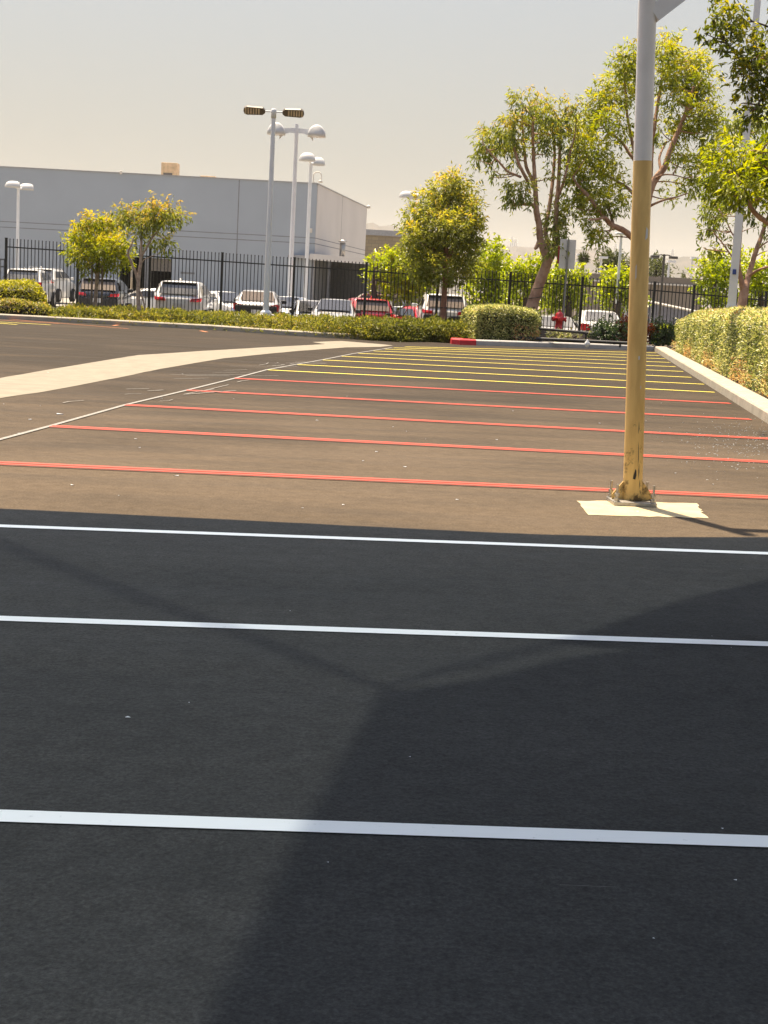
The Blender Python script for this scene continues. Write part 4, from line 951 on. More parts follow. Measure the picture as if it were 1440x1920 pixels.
# ------------------------------------------------------------------ vehicles (origin on the ground under the middle, nose towards +y)
def quadpatch(mb, q, nu=3, nv=2, lift_=.006):
    q = [np.array(p, float) for p in q]; n = np.cross(q[1]-q[0], q[3]-q[0]); n = n/np.linalg.norm(n)*lift_
    return mb.add([p+n for p in q], [(0, 1, 2, 3)])
SPEC = {
 'suv':   dict(L=4.6, W=1.88, side=[(-2.28, .34), (-2.30, .62), (-2.28, 1.04), (-2.18, 1.16), (.95, 1.09), (1.9, .97), (2.22, .78), (2.30, .5), (2.24, .24), (-2.1, .24)],
               gh=dict(rb=-2.20, rt=-1.80, ft=.05, fb=1.05, belt=1.13, roof=1.66, wb=.86, wt=.68)),
 'sedan': dict(L=4.7, W=1.82, side=[(-2.30, .30), (-2.34, .6), (-2.32, .90), (-2.18, 1.02), (-1.55, 1.05), (.95, .96), (1.9, .85), (2.25, .70), (2.35, .45), (2.28, .20), (-2.2, .20)],
               gh=dict(rb=-1.75, rt=-1.05, ft=.05, fb=1.15, belt=.95, roof=1.43, wb=.83, wt=.62)),
 'pickup':dict(L=5.6, W=1.95, side=[(-2.78, .5), (-2.80, 1.1), (-2.75, 1.22), (.3, 1.24), (1.55, 1.22), (2.5, 1.15), (2.75, 1.0), (2.8, .55), (2.7, .38), (-2.7, .42)],
               gh=dict(rb=-.75, rt=-.60, ft=.65, fb=1.5, belt=1.18, roof=1.86, wb=.90, wt=.74)),
}
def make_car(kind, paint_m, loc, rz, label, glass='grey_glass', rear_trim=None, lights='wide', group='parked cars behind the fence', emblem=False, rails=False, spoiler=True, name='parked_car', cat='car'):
    s = SPEC[kind]; root = empty(name, loc, rz, label, cat, group); Wd = s['W']/2; Lh = s['L']/2; g = s['gh']
    def hw(y, z): return Wd*(1-.13*(abs(y)/Lh)**5)*(1-.05*max(0, (z-.75))/.3)*(.96 if z < .35 else 1)
    bm = bmesh.new(); P = s['side']; nx = [-1, -.86, -.5, 0, .5, .86, 1]
    V = [[bm.verts.new((hw(y, z)*k, y*(1-.025*abs(k)**3*(abs(y) > Lh*.85)), z)) for y, z in P] for k in nx]; n = len(P)
    for i in range(len(nx)-1):
        for j in range(n): bm.faces.new((V[i][j], V[i+1][j], V[i+1][(j+1) % n], V[i][(j+1) % n]))
    bm.faces.new(V[0][::1]); bm.faces.new(V[-1][::-1])
    bmesh.ops.recalc_face_normals(bm, faces=bm.faces)
    es = [e for e in bm.edges if len(e.link_faces) == 2 and e.calc_face_angle() > R_(28)]
    bmesh.ops.bevel(bm, geom=es, offset=.05, segments=2, profile=.5, affect='EDGES', clamp_overlap=True)
    # cabin with a crowned roof
    b0, r0 = g['belt'], g['roof']; cv = []
    for y, z, w in ((g['rb'], b0, g['wb']*.96), (g['rt'], r0-.03, g['wt']), (g['rt']*.5+g['ft']*.5, r0, g['wt']), (g['ft'], r0-.03, g['wt']*.98), (g['fb'], b0-.02, g['wb']*.97)):
        cv.append([bm.verts.new((w*k, y+(.05 if y < 0 else -.07)*(abs(k) > .9)*(z < r0-.1), z+(.03*(1-k*k) if z > b0+.1 else 0))) for k in (-1, -.5, 0, .5, 1)])
    midb = [[bm.verts.new((sg*g['wb'], (g['rt']+g['ft'])/2, b0))] for sg in (-1, 1)]
    newf = []
    for i in range(4):
        for k in range(4): newf.append(bm.faces.new((cv[i][k], cv[i][k+1], cv[i+1][k+1], cv[i+1][k])))
    for sgi, k in ((0, 0), (1, 4)):
        mv = midb[sgi][0]
        newf.append(bm.faces.new((cv[0][k], cv[1][k], cv[2][k], mv))); newf.append(bm.faces.new((mv, cv[2][k], cv[3][k], cv[4][k])))
    bmesh.ops.recalc_face_normals(bm, faces=newf)
    es = list({e for f in newf for e in f.edges if len(e.link_faces) == 2 and e.calc_face_angle() > R_(30)})
    bmesh.ops.bevel(bm, geom=es, offset=.05, segments=2, profile=.5, affect='EDGES', clamp_overlap=True)
    bmesh.ops.recalc_face_normals(bm, faces=bm.faces)
    for f in bm.faces: f.smooth = True
    me = bpy.data.meshes.new('body'); bm.to_mesh(me); bm.free(); me.materials.append(paint_m)
    try: me.set_sharp_from_angle(angle=R_(32))
    except Exception: pass
    body = link_mesh('body', me, root, True)
    def lp(a, b, t): return np.array(a)+(np.array(b)-np.array(a))*t
    def pane(name, A, B, Cc, D, m, u0, u1, v0, v1, lift_=.012, flip=False):
        A, B, Cc, D = [np.array(p, float) for p in (A, B, Cc, D)]
        f = lambda u, v: (A*(1-u)+B*u)*(1-v)+(D*(1-u)+Cc*u)*v
        q = [f(u0, v0), f(u1, v0), f(u1, v1), f(u0, v1)]
        if flip: q = q[::-1]
        mb = MB(); quadpatch(mb, q, lift_=lift_); return mb.build(name, m, root, True)
    wb, wt = g['wb'], g['wt']
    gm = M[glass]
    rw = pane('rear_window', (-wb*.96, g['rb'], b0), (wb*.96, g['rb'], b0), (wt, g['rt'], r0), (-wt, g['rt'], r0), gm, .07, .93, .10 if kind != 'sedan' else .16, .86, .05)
    if kind == 'suv': pane('rear_window_band', (-wb*.96, g['rb'], b0), (wb*.96, g['rb'], b0), (wt, g['rt'], r0), (-wt, g['rt'], r0), M['black_trim'], .08, .92, .70, .87, .056)
    pane('windscreen', (wb*.97, g['fb'], b0), (-wb*.97, g['fb'], b0), (-wt, g['ft'], r0), (wt, g['ft'], r0), M['glass'], .06, .94, .10, .90, .05)
    for sg in (-1, 1):
        ym = (g['rt']+g['ft'])/2+.05
        for ya_, yb2, ta, tb in ((g['rb']+.22, ym-.05, g['rt']+.08, ym-.05), (ym+.03, g['fb']-.22, ym+.03, g['ft']+.02)):
            q = [(sg*wb*.985, ya_, b0+.08), (sg*wb*.985, yb2, b0+.08), (sg*(wt+.03), tb, r0-.13), (sg*(wt+.03), ta, r0-.13)]
            if sg < 0: q = q[::-1]
            mb = MB(); quadpatch(mb, q, lift_=.045); mb.build('side_window', M['glass'], root, True)
        MB().box((sg*(wb+.10), g['fb']-.30, b0+.08), (.20, .10, .14)).build('mirror', M['black_trim'] if paint_m is not M['car_white'] else paint_m, root, True, bevel=.03)
    yr = -Lh
    for sg in (-1, 1):
        if lights == 'wide': q = [(.44, -.002, .86), (.82, .03, .88), (.85, .10, 1.0), (.48, .02, .97)]
        elif lights == 'round': q = [(.52, 0, .72), (.84, .05, .74), (.86, .08, .97), (.74, .05, 1.0), (.55, .01, .95)]
        else: q = [(.64, 0, .66), (.86, .06, .68), (.86, .12, 1.02), (.72, .06, 1.02)]
        dz = {'suv': .10, 'sedan': -.03}.get(kind, .1)
        vs = [(sg*x, yr+y-.012, z+dz) for x, y, z in q]; k = len(vs); mb = MB()
        mb.add(vs+[(x, y+.10, z) for x, y, z in vs], [tuple(range(k))[::sg], tuple(range(k, 2*k))[::-sg]]+[(i, i+k, (i+1) % k+k, (i+1) % k)[::sg] for i in range(k)])
        mb.build('taillight', M['red_lens'], root, True)
        vs = [(sg*x, Lh-y+.0, z) for x, y, z in [(.50, -.0, .66), (.80, .10, .68), (.84, .2, .82), (.56, .06, .80)]]
        mb = MB().add(vs+[(x, y-.2, z) for x, y, z in vs], [(0, 1, 2, 3)[::-sg], (4, 5, 6, 7)[::sg]]+[(i, i+4, (i+1) % 4+4, (i+1) % 4)[::-sg] for i in range(4)]); mb.build('headlight', M['chrome'], root, True)
    MB().box((0, yr-.012, .80 if kind != 'sedan' else .66), (.34, .02, .17)).build('number_plate', M['plate'], root, True)
    if rear_trim == 'low': MB().box((0, yr+.045, .43), (Wd*1.72, .14, .26)).build('bumper', M['black_trim'], root, True, bevel=.04)
    if rear_trim == 'big':
        MB().box((0, yr+.045, .60), (Wd*1.70, .13, .62)).build('bumper', M['black_trim'], root, True, bevel=.05)
    if rear_trim is None: MB().box((0, yr+.05, .36), (Wd*1.6, .13, .12)).build('bumper', M['black_trim'], root, True, bevel=.03)
    if emblem:
        mb = MB(); mb.tube([(0+.085*math.cos(a), yr-.025, 1.0+.06*math.sin(a)) for a in np.linspace(0, 6.283, 19)], .009, 5)
        mb.tube([(-.07, yr-.025, 1.02), (-.03, yr-.025, 1.015), (0, yr-.025, .985), (.03, yr-.025, 1.015), (.07, yr-.025, 1.02)], .009, 5)
        mb.build('emblem', M['chrome'], root, True)
    if rails:
        for sg in (-1, 1): MB().tube(spline([(sg*(wt-.06), g['rt']+.15, r0-.02), (sg*(wt-.05), g['rt']+.3, r0+.055), (sg*(wt-.05), g['ft']-.25, r0+.055), (sg*(wt-.06), g['ft']-.05, r0-.02)], 3), .018, 6).build('roof_rail', M['chrome'], root, True)
    if kind == 'suv' and spoiler:
        MB().box((0, g['rt']-.07, r0-.035), (wt*1.86, .22, .035)).build('spoiler', paint_m, root, True, bevel=.015)
        MB().tube([(0, g['rt']+.25, r0+.0), (0, g['rt']+.10, r0+.10)], .025, 6).build('aerial', paint_m, root, True)
    wy = Lh*.62
    for sg in (-1, 1):
        for y in (-wy, wy):
            mb = MB(); R0 = .345 if kind != 'sedan' else .32
            prof = [(-.11, R0*.72), (-.11, R0*.95), (-.08, R0), (.08, R0), (.11, R0*.95), (.11, R0*.72)]; K = 20; vs = []
            for o, r in prof:
                for k in range(K): vs.append((sg*(Wd-.10)+o, y+r*math.cos(6.2832*k/K), R0+r*math.sin(6.2832*k/K)))
            n = len(prof); mb.add(vs, [(i*K+k, i*K+(k+1) % K, (i+1)*K+(k+1) % K, (i+1)*K+k) for i in range(n-1) for k in range(K)], True)
            wh = mb.build('wheel', M['tyre'], root, True)
            mb = MB(); x = sg*(Wd-.10+.09); vs = [(x, y, R0)]+[(x, y+R0*.73*math.cos(6.2832*k/K), R0+R0*.73*math.sin(6.2832*k/K)) for k in range(K)]
            mb.add(vs, [(0, 1+k, 1+(k+1) % K) for k in range(K)]); mb.build('rim', M['rim'], wh, True)
    if kind == 'pickup':
        MB().box((0, -1.75, 1.243), (1.5, 1.8, .006)).build('bed_floor', M['black_trim'], root, True)
    return root
def car(kind, paint_k, px, d, heading, label, z=None, **kw):
    p = foot(px, 590, d); L = SPEC[kind]['L']
    h = R_(heading); c = np.array([p[0], p[1], 0])
    zz = lotz(c[0])-.02 if z is None else z
    return make_car(kind, M[paint_k], (c[0], c[1], zz), h, label, **kw)
# heading 0 = nose away from us, 180 = nose towards us; d is the depth of the middle of the car
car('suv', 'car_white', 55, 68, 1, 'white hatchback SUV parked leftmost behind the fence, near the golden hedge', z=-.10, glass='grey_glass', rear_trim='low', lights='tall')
car('suv', 'car_white', 92, 78, -6, 'white SUV with roof rails half hidden behind the leftmost white SUV', z=-.02, rails=True)
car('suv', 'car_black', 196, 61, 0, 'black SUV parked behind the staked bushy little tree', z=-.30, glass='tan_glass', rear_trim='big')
car('sedan', 'car_white', 275, 69, 88, 'low white sedan parked crosswise between the black SUV and the large white SUV', z=-.45)
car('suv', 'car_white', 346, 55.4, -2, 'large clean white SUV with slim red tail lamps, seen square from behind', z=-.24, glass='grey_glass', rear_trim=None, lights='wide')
car('sedan', 'car_white', 425, 66, 208, 'white sedan with dark arched side windows turned towards the lot', z=-.40)
car('sedan', 'car_silver', 485, 57.6, -1, 'silver sedan with big round red tail lamps behind the twin flat lamp post', z=-.22, glass='tan_glass_lit', rear_trim='big', lights='round')
car('sedan', 'car_white', 538, 64, 165, 'white sedan mostly hidden behind the silver sedan and a fence post', z=-.46)
car('suv', 'car_silver', 588, 62, 184, 'silver hatchback facing the fence, left of the grey sedan', z=-.78, spoiler=False)
car('sedan', 'car_silver', 628, 59, 176, 'silver-grey sedan with a pale shiny bonnet facing the fence, left of the red hatchback', z=-.42)
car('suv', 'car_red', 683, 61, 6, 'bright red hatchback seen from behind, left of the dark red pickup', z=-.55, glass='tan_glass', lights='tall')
car('pickup', 'car_dark_red', 705, 80, 82, 'dark red pickup truck standing crosswise under the bright green trees', z=-.62, name='pickup_truck', cat='pickup truck', group=None)
car('suv', 'car_white', 757, 63.5, 160, 'white crossover facing the fence, just left of the white SUV with black bumper', z=-.85)
car('sedan', 'car_red', 785, 58.5, 20, 'red sedan mostly hidden behind the white SUV with black bumper', z=-.50)
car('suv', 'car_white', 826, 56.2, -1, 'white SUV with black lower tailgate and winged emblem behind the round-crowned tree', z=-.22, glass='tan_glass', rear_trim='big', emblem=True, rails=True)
car('sedan', 'car_white', 968, 62, 92, 'white sedan parked crosswise behind the leaning gum trunk', z=-.72)
car('sedan', 'car_silver', 1034, 57.5, -2, 'silver sedan with a black boot band behind the hydrant', z=-.58, rear_trim='big', lights='round')
car('sedan', 'car_white', 1117, 57.6, -3, 'white sedan parked rightmost behind the fence, by the dark shrub', z=-.30, lights='round')

# ------------------------------------------------------------------ planting
def tree(name, label, loc, group=None): return empty(name, loc, 0, label, 'tree', group)
# leaning gum, trunk forking into two groups of upright limbs
d = 49.8
t = tree('gum_tree', 'leaning gum tree with a forked red-brown trunk, left of the sign', foot(993, 600, d, .1))
A_paths = [
 [(990, 604, 21), (996, 580, 18), (1006, 548, 16.5), (1017, 517, 15.5), (1024, 498, 15), (1028, 480, 16)],
 [(1028, 484, 14), (1020, 470, 11.5), (1013, 447, 10), (1011, 422, 9.5), (1006, 397, 9), (1005, 372, 7.5), (1003, 340, 6.5), (1001, 305, 5.5), (1000, 284, 5), (999, 250, 4, -.2), (1000, 222, 2.5, -.3)],
 [(1006, 385, 6), (992, 383.5, 5), (979, 382.5, 4.5), (968, 384, 4), (960, 387, 2.5)],
 [(1012, 452, 8), (1006, 463, 6), (1002, 467, 4)],
 [(1004, 352, 6), (996, 333, 5.5, .1), (987, 314, 5, .2), (984, 290, 4.5, .3), (982, 262, 4, .3), (979, 230, 3.2, .3), (979, 205, 2, .3)],
 [(990, 340, 5.5, -.1), (980, 322, 5, -.3), (972, 305, 4.5, -.4), (966, 284, 4, -.5), (962, 262, 3, -.6)],
 [(977, 332, 4, -.2), (962, 326, 3.4, -.3), (950, 320, 3.2, -.5), (936, 304, 3, -.6), (922, 290, 2.4, -.6), (910, 276, 1.8, -.6)],
 [(1028, 486, 14), (1036, 474, 13, .1), (1042, 462, 11, .2), (1041, 440, 9, .3), (1043, 410, 7.5, .4), (1044, 380, 6.5, .4), (1047, 345, 6, .5), (1049, 300, 5, .5), (1050, 262, 4, .5), (1052, 230, 2.6, .5)],
 [(1036, 476, 9), (1026, 452, 6.5, .3), (1023, 425, 6, .5), (1029, 395, 6, .7), (1034, 360, 5.5, .8), (1037, 330, 5, .9), (1040, 290, 4.4, 1), (1038, 250, 3, 1)],
 [(1044, 374, 4.5, .4), (1053, 352, 4, .2), (1060, 328, 3.6, 0), (1066, 300, 3.2, 0), (1072, 275, 2.8, 0), (1079, 248, 2, 0)],
]
A_cl = [(978, 190, 17, 22), (984, 210, 12, 16), (962, 222, 14, 18), (952, 243, 24, 24), (962, 262, 16, 18), (925, 257, 27, 18), (905, 254, 13, 13), (908, 282, 18, 18), (930, 278, 18, 16), (898, 300, 7, 18, None, .8), (925, 318, 14, 10, None, .5), (920, 333, 14, 9, None, .3), (1010, 205, 16, 20), (1018, 192, 10, 13), (1004, 232, 20, 20), (1030, 215, 18, 22), (1046, 222, 18, 26), (1064, 200, 12, 19), (1061, 235, 16, 22), (1035, 252, 26, 18), (1018, 262, 14, 22), (1082, 222, 7, 22, None, .6), (1079, 262, 14, 26, None, .8), (970, 272, 18, 18), (965, 296, 14, 16, None, .7), (975, 345, 20, 16), (962, 362, 18, 18), (985, 362, 14, 14), (955, 380, 8, 9), (1032, 332, 12, 12, None, .5), (1040, 392, 18, 14, None, .5), (1046, 410, 22, 22), (1036, 432, 20, 20), (1052, 440, 14, 18), (1040, 462, 18, 16, -.6), (1022, 290, 10, 12, None, .6), (1060, 285, 10, 12, None, .5)]
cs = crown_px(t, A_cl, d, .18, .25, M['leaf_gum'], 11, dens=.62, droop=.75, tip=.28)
limbs_px(t, A_paths, d, M['bark_red'], 12, cs, rk=.64)
for px, py in ((1012, 540), (1004, 558), (994, 577)):                # ties round the trunk
    c = at(px-1, py, d-.02); MB().tube([c+.215*np.array([math.cos(a), math.sin(a), .18*math.cos(a)]) for a in np.linspace(0, 6.28, 17)], .012, 5).build('trunk_tie', M['tie'], t)

# large gum behind the yellow post
d = 50.5
t = tree('gum_tree', 'broad tall gum tree standing right behind the yellow post', foot(1196, 612, d, .1))
B_paths = [
 [(1193, 622, 20), (1192, 560, 16), (1196, 500, 15), (1202, 440, 14), (1212, 385, 13), (1220, 352, 12), (1232, 332, 10), (1247, 312, 9), (1256, 284, 8), (1272, 245, 6.5), (1287, 209, 6), (1294, 185, 4.5), (1300, 165, 3)],
 [(1216, 366, 9), (1219, 330, 7.5, .2), (1221, 290, 7, .4), (1226, 242, 6, .5), (1231, 210, 5, .6), (1236, 178, 4, .6), (1243, 130, 2.4, .6)],
 [(1286, 212, 4), (1298, 202, 3.2, -.3), (1315, 192, 2.4, -.5), (1328, 186, 1.6, -.5)],
 [(1240, 322, 4.5), (1236, 300, 3.6, .2), (1240, 285, 3, .3), (1248, 268, 2, .4)],
 [(1212, 390, 4.5), (1232, 380, 3.4, -.3), (1252, 373, 2.8, -.6), (1270, 369, 2.2, -.8), (1290, 362, 1.3, -1)],
 [(1226, 336, 4), (1243, 328, 2.6, -.4), (1262, 328, 2, -.7), (1285, 334, 1.4, -1)],
 [(1201, 455, 11), (1186, 446, 9, -.2), (1172, 434, 8.5, -.4), (1157, 426, 8, -.6), (1144, 420, 7, -.7), (1130, 402, 6.5, -.7), (1112, 378, 6, -.7), (1098, 362, 5.2, -.7), (1084, 348, 4, -.7), (1074, 332, 2.4, -.7)],
 [(1146, 420, 4.5, -.7), (1136, 408, 3.6, -1), (1120, 411, 3, -1.3), (1104, 412, 2.2, -1.5)],
 [(1150, 424, 5, -.7), (1146, 404, 4, -.5), (1138, 388, 3.4, -.4), (1130, 370, 2.4, -.3)],
 [(1210, 392, 6), (1186, 362, 5, .3), (1172, 349, 4.4, .4), (1158, 341, 4, .5), (1138, 330, 3.4, .5), (1118, 320, 2.4, .6)],
 [(1216, 352, 6.5, .2), (1196, 310, 5.6, .6), (1180, 288, 5, .7), (1170, 272, 4.4, .8), (1156, 258, 4, .8), (1140, 248, 3, .8), (1128, 232, 2, .8)],
 [(1198, 316, 5, .6), (1186, 270, 4.5, .6), (1176, 215, 3.8, .6), (1172, 165, 3, .6), (1170, 130, 2, .6)],
]
B_cl = [(1255, 76, 12, 16), (1247, 98, 22, 26), (1262, 112, 18, 18), (1186, 90, 12, 16), (1190, 125, 16, 26), (1170, 118, 24, 20), (1172, 146, 26, 20), (1138, 162, 18, 20), (1122, 185, 22, 18), (1150, 186, 24, 20), (1110, 206, 20, 20), (1098, 240, 26, 28), (1138, 225, 24, 22), (1160, 245, 18, 22), (1110, 280, 32, 28), (1085, 300, 18, 22), (1078, 328, 20, 28), (1108, 330, 28, 26), (1138, 312, 20, 22), (1150, 345, 20, 20), (1073, 362, 17, 22), (1100, 372, 26, 22), (1132, 378, 20, 18), (1152, 378, 20, 22), (1098, 402, 24, 16), (1076, 390, 12, 16), (1122, 432, 20, 16), (1126, 450, 14, 12), (1113, 445, 8, 14, None, .7), (1246, 145, 24, 22), (1268, 140, 18, 24), (1300, 118, 20, 22), (1312, 106, 14, 14), (1288, 150, 26, 26), (1318, 145, 18, 24), (1268, 188, 22, 20), (1316, 176, 20, 16), (1296, 172, 18, 16), (1336, 150, 9, 12, None, .6), (1280, 238, 24, 26), (1262, 260, 14, 22, None, .7), (1322, 215, 24, 20), (1342, 212, 14, 16), (1330, 246, 24, 24), (1300, 226, 16, 18), (1234, 238, 12, 22, None, .5), (1280, 292, 18, 20, None, .8), (1304, 306, 22, 20), (1250, 355, 16, 11, None, .5), (1292, 350, 22, 16, None, .8), (1310, 330, 16, 18), (1275, 372, 20, 8, None, .5), (1325, 290, 16, 20), (1230, 196, 10, 14, None, .5), (1205, 260, 20, 26, 1.2), (1190, 180, 18, 26, 1.0)]
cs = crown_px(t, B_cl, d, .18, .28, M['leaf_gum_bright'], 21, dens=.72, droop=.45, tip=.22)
limbs_px(t, B_paths, d, M['bark_red'], 22, cs, rk=.66)

# multi-stemmed gum behind the square post
d = 38.5
t = tree('gum_tree', 'slender forked gum tree with orange-brown stems behind the square lamp post', foot(1388, 580, d, .1))
C_paths = [
 [(1381, 640, 13), (1387, 590, 11), (1393, 560, 10.5), (1396, 540, 10)],
 [(1394, 544, 8), (1389, 524, 6, -.1), (1385, 500, 4.8, -.2), (1386, 470, 4.3, -.2), (1389, 430, 4, -.2), (1391, 396, 3.6, -.2), (1394, 350, 3, -.2), (1396, 300, 2.2, -.2), (1398, 240, 1.6, -.2)],
 [(1396, 545, 8), (1403, 518, 6.6, .2), (1410, 495, 6, .3), (1417, 472, 5.6, .4), (1428, 442, 5, .5), (1435, 420, 4.4, .6), (1446, 390, 3.8, .7), (1455, 340, 3, .8), (1458, 280, 2, .8)],
 [(1404, 518, 3.6, .2), (1420, 507, 3, -.2), (1440, 500, 2.6, -.5), (1470, 488, 2, -.8)],
 [(1385, 500, 2.4, -.2), (1366, 472, 1.8, -.5), (1350, 450, 1.5, -.8), (1338, 436, 1, -1)],
 [(1388, 455, 2.2, -.2), (1374, 440, 1.6, -.4), (1362, 415, 1.4, -.5), (1350, 395, 1, -.6)],
 [(1418, 470, 2, .4), (1436, 455, 1.6, .2), (1455, 445, 1.2, 0)],
 [(1366, 472, 1.2, -.5), (1345, 470, 1, -.8), (1326, 468, .7, -1)],
]
C_cl = [(1378, 256, 24, 20), (1400, 218, 28, 20), (1424, 250, 26, 26), (1372, 228, 16, 14), (1352, 262, 16, 18), (1342, 380, 24, 18), (1330, 404, 16, 18), (1350, 405, 20, 20), (1324, 430, 11, 12), (1348, 432, 14, 12, None, .6), (1350, 456, 16, 12, None, .7), (1318, 464, 11, 8), (1334, 462, 9, 7, None, .7), (1410, 396, 16, 14), (1428, 360, 24, 22), (1448, 330, 26, 26), (1456, 290, 28, 26), (1415, 425, 10, 8, None, .5), (1440, 470, 10, 8, None, .5), (1372, 400, 12, 16, None, .6), (1470, 420, 22, 20), (1475, 380, 26, 26), (1392, 300, 20, 24), (1368, 350, 20, 22)]
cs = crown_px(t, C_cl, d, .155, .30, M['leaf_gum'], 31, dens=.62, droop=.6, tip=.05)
limbs_px(t, C_paths, d, M['bark_red'], 32, cs, twig_r=.012, rk=.82)

# nearer gum whose trunk is out of frame on the right
d = 30.0
t = tree('gum_tree', 'bright yellow-green gum with one bent orange limb reaching in from the right edge', foot(1530, 720, d, .1))
D_paths = [
 [(1532, 745, 24), (1524, 650, 20), (1512, 560, 17), (1494, 490, 15), (1474, 448, 12), (1450, 425, 9.5), (1432, 413, 8.5), (1418, 402, 8), (1407, 388, 7), (1400, 372, 6), (1390, 350, 4), (1380, 325, 2.6)],
 [(1500, 500, 11), (1500, 430, 9, .4), (1490, 360, 7, .7), (1480, 300, 5, .8), (1470, 240, 3, .8)],
 [(1494, 395, 5, .5), (1466, 350, 4, .2), (1440, 318, 3, 0), (1418, 300, 2, -.2)],
 [(1432, 292, 2.2, -.1), (1418, 282, 1.9, -.2), (1404, 285, 1.5, -.3)],
]
D_cl = [(1348, 278, 22, 18, None, .8), (1372, 300, 34, 30), (1340, 318, 22, 24), (1358, 338, 32, 26), (1392, 340, 32, 28), (1414, 304, 34, 30), (1424, 342, 32, 28), (1398, 366, 24, 14), (1450, 300, 34, 36), (1462, 350, 34, 34), (1490, 280, 40, 40), (1510, 340, 40, 40), (1330, 345, 14, 14, None, .7), (1480, 230, 40, 34), (1530, 300, 40, 50), (1374, 368, 14, 10, None, .7), (1520, 400, 36, 30)]
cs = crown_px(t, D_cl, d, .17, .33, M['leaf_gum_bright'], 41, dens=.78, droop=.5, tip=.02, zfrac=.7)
limbs_px(t, D_paths, d, M['bark_red'], 42, cs, twig_r=.014, rk=.62)

# overhanging branch of a near tree, top right
d = 19.5
t = tree('pepper_tree', 'dark small-leaved tree overhanging the top right corner with a rusty seed cluster', foot(1650, 800, d, .1))
E_paths = [
 [(1655, 870, 32), (1640, 700, 27), (1630, 500, 24), (1610, 350, 20), (1580, 240, 16), (1530, 190, 11), (1480, 175, 8), (1445, 160, 6), (1420, 140, 4.5), (1395, 120, 3), (1370, 90, 2), (1350, 60, 1.4)],
 [(1618, 400, 14), (1640, 280, 11, .6), (1640, 150, 8, .8), (1620, 40, 5, .8), (1600, -60, 3, .8)],
 [(1560, 212, 7, .2), (1520, 120, 5, .3), (1480, 70, 3.4, .2), (1440, 50, 2.2, 0), (1410, 40, 1.2, 0)],
 [(1445, 162, 3), (1428, 185, 2.2, -.2), (1415, 205, 1.4, -.3)],
]
E_cl = [(1352, 14, 16, 16), (1342, 50, 26, 16), (1372, 40, 26, 30), (1320, 62, 14, 10, None, .7), (1318, 80, 10, 10, None, .35), (1345, 75, 22, 12, None, .7), (1390, 78, 30, 22), (1360, 25, 20, 20), (1330, 92, 9, 10, None, .4), (1400, 110, 30, 22), (1376, 108, 16, 16, None, .6), (1412, 140, 28, 26), (1390, 140, 14, 14, None, .5), (1430, 110, 22, 30), (1420, 180, 24, 24), (1400, 172, 14, 16, None, .6), (1436, 200, 24, 16), (1403, 205, 16, 14), (1385, 198, 8, 10, None, .5), (1430, 60, 16, 20, None, .6), (1460, 80, 34, 40), (1470, 150, 40, 44), (1500, 40, 44, 44), (1530, 120, 44, 50), (1500, 200, 40, 30), (1580, 20, 60, 60), (1600, 120, 60, 60), (1480, -30, 50, 40), (1650, 60, 60, 60), (1380, -5, 16, 14, None, .6)]
cs = crown_px(t, E_cl, d, .088, .42, M['leaf_near'], 51, dens=.60, droop=.35, tip=.14, zfrac=.45)
limbs_px(t, E_paths, d, M['bark_dark'], 52, cs, twig_r=.008, rk=.8)
m_seed = mat('rust_red_seeds', (.36, .09, .03), .7, var=.4, scale=60); mb = MB(); rg = np.random.default_rng(8)
for px, py, n_ in ((1432, 112, 150), (1424, 118, 60), (1385, 136, 26)):
    for k in range(n_):
        c = at(px+rg.normal()*6, py+rg.normal()*5, d-.25+rg.normal()*.08); mb.lathe(c, [(.001, -.007), (.007, 0), (.001, .007)], 5)
mb.build('seed_clusters', m_seed, t)

# round-crowned tree in the bed
d = 50.3
t = tree('street_tree', 'dense egg-shaped tree with a single slim trunk in front of the fence', foot(831, 612, d, .1))
F_cl = [(850, 345, 24, 20), (830, 362, 34, 26), (868, 368, 30, 28), (800, 388, 32, 28), (840, 392, 40, 30), (880, 398, 24, 30), (780, 415, 26, 28), (815, 425, 40, 34), (856, 430, 40, 34), (886, 432, 20, 30), (774, 450, 22, 30), (800, 462, 36, 34), (840, 468, 40, 34), (876, 465, 28, 32), (770, 482, 18, 24), (790, 500, 28, 24), (820, 505, 30, 26), (855, 502, 34, 26), (886, 492, 16, 24), (800, 526, 24, 14, None, .7), (870, 524, 22, 14, None, .8), (836, 522, 20, 14, None, .6), (858, 328, 10, 9)]
cs = crown_px(t, F_cl, d, .15, .30, M['leaf_round'], 61, dens=.72, droop=.3, tip=.22, shell=.4)
limbs_px(t, [[(830.5, 616, 6.5), (832, 570, 5.6), (835, 520, 5.2), (836, 480, 5), (838, 440, 4), (842, 390, 2.5), (848, 350, 1.2)], [(835, 500, 3.5), (815, 470, 3), (795, 440, 2, .3)], [(836, 490, 3.5), (860, 455, 2.6), (880, 425, 1.8, -.3)]], d, M['bark_stem'], 62, cs[:14], twig_r=.01)
MB().tube([at(827, 577, d-.08), at(838, 577, d-.08)], .018, 6).build('trunk_tie', M['tie'], t)

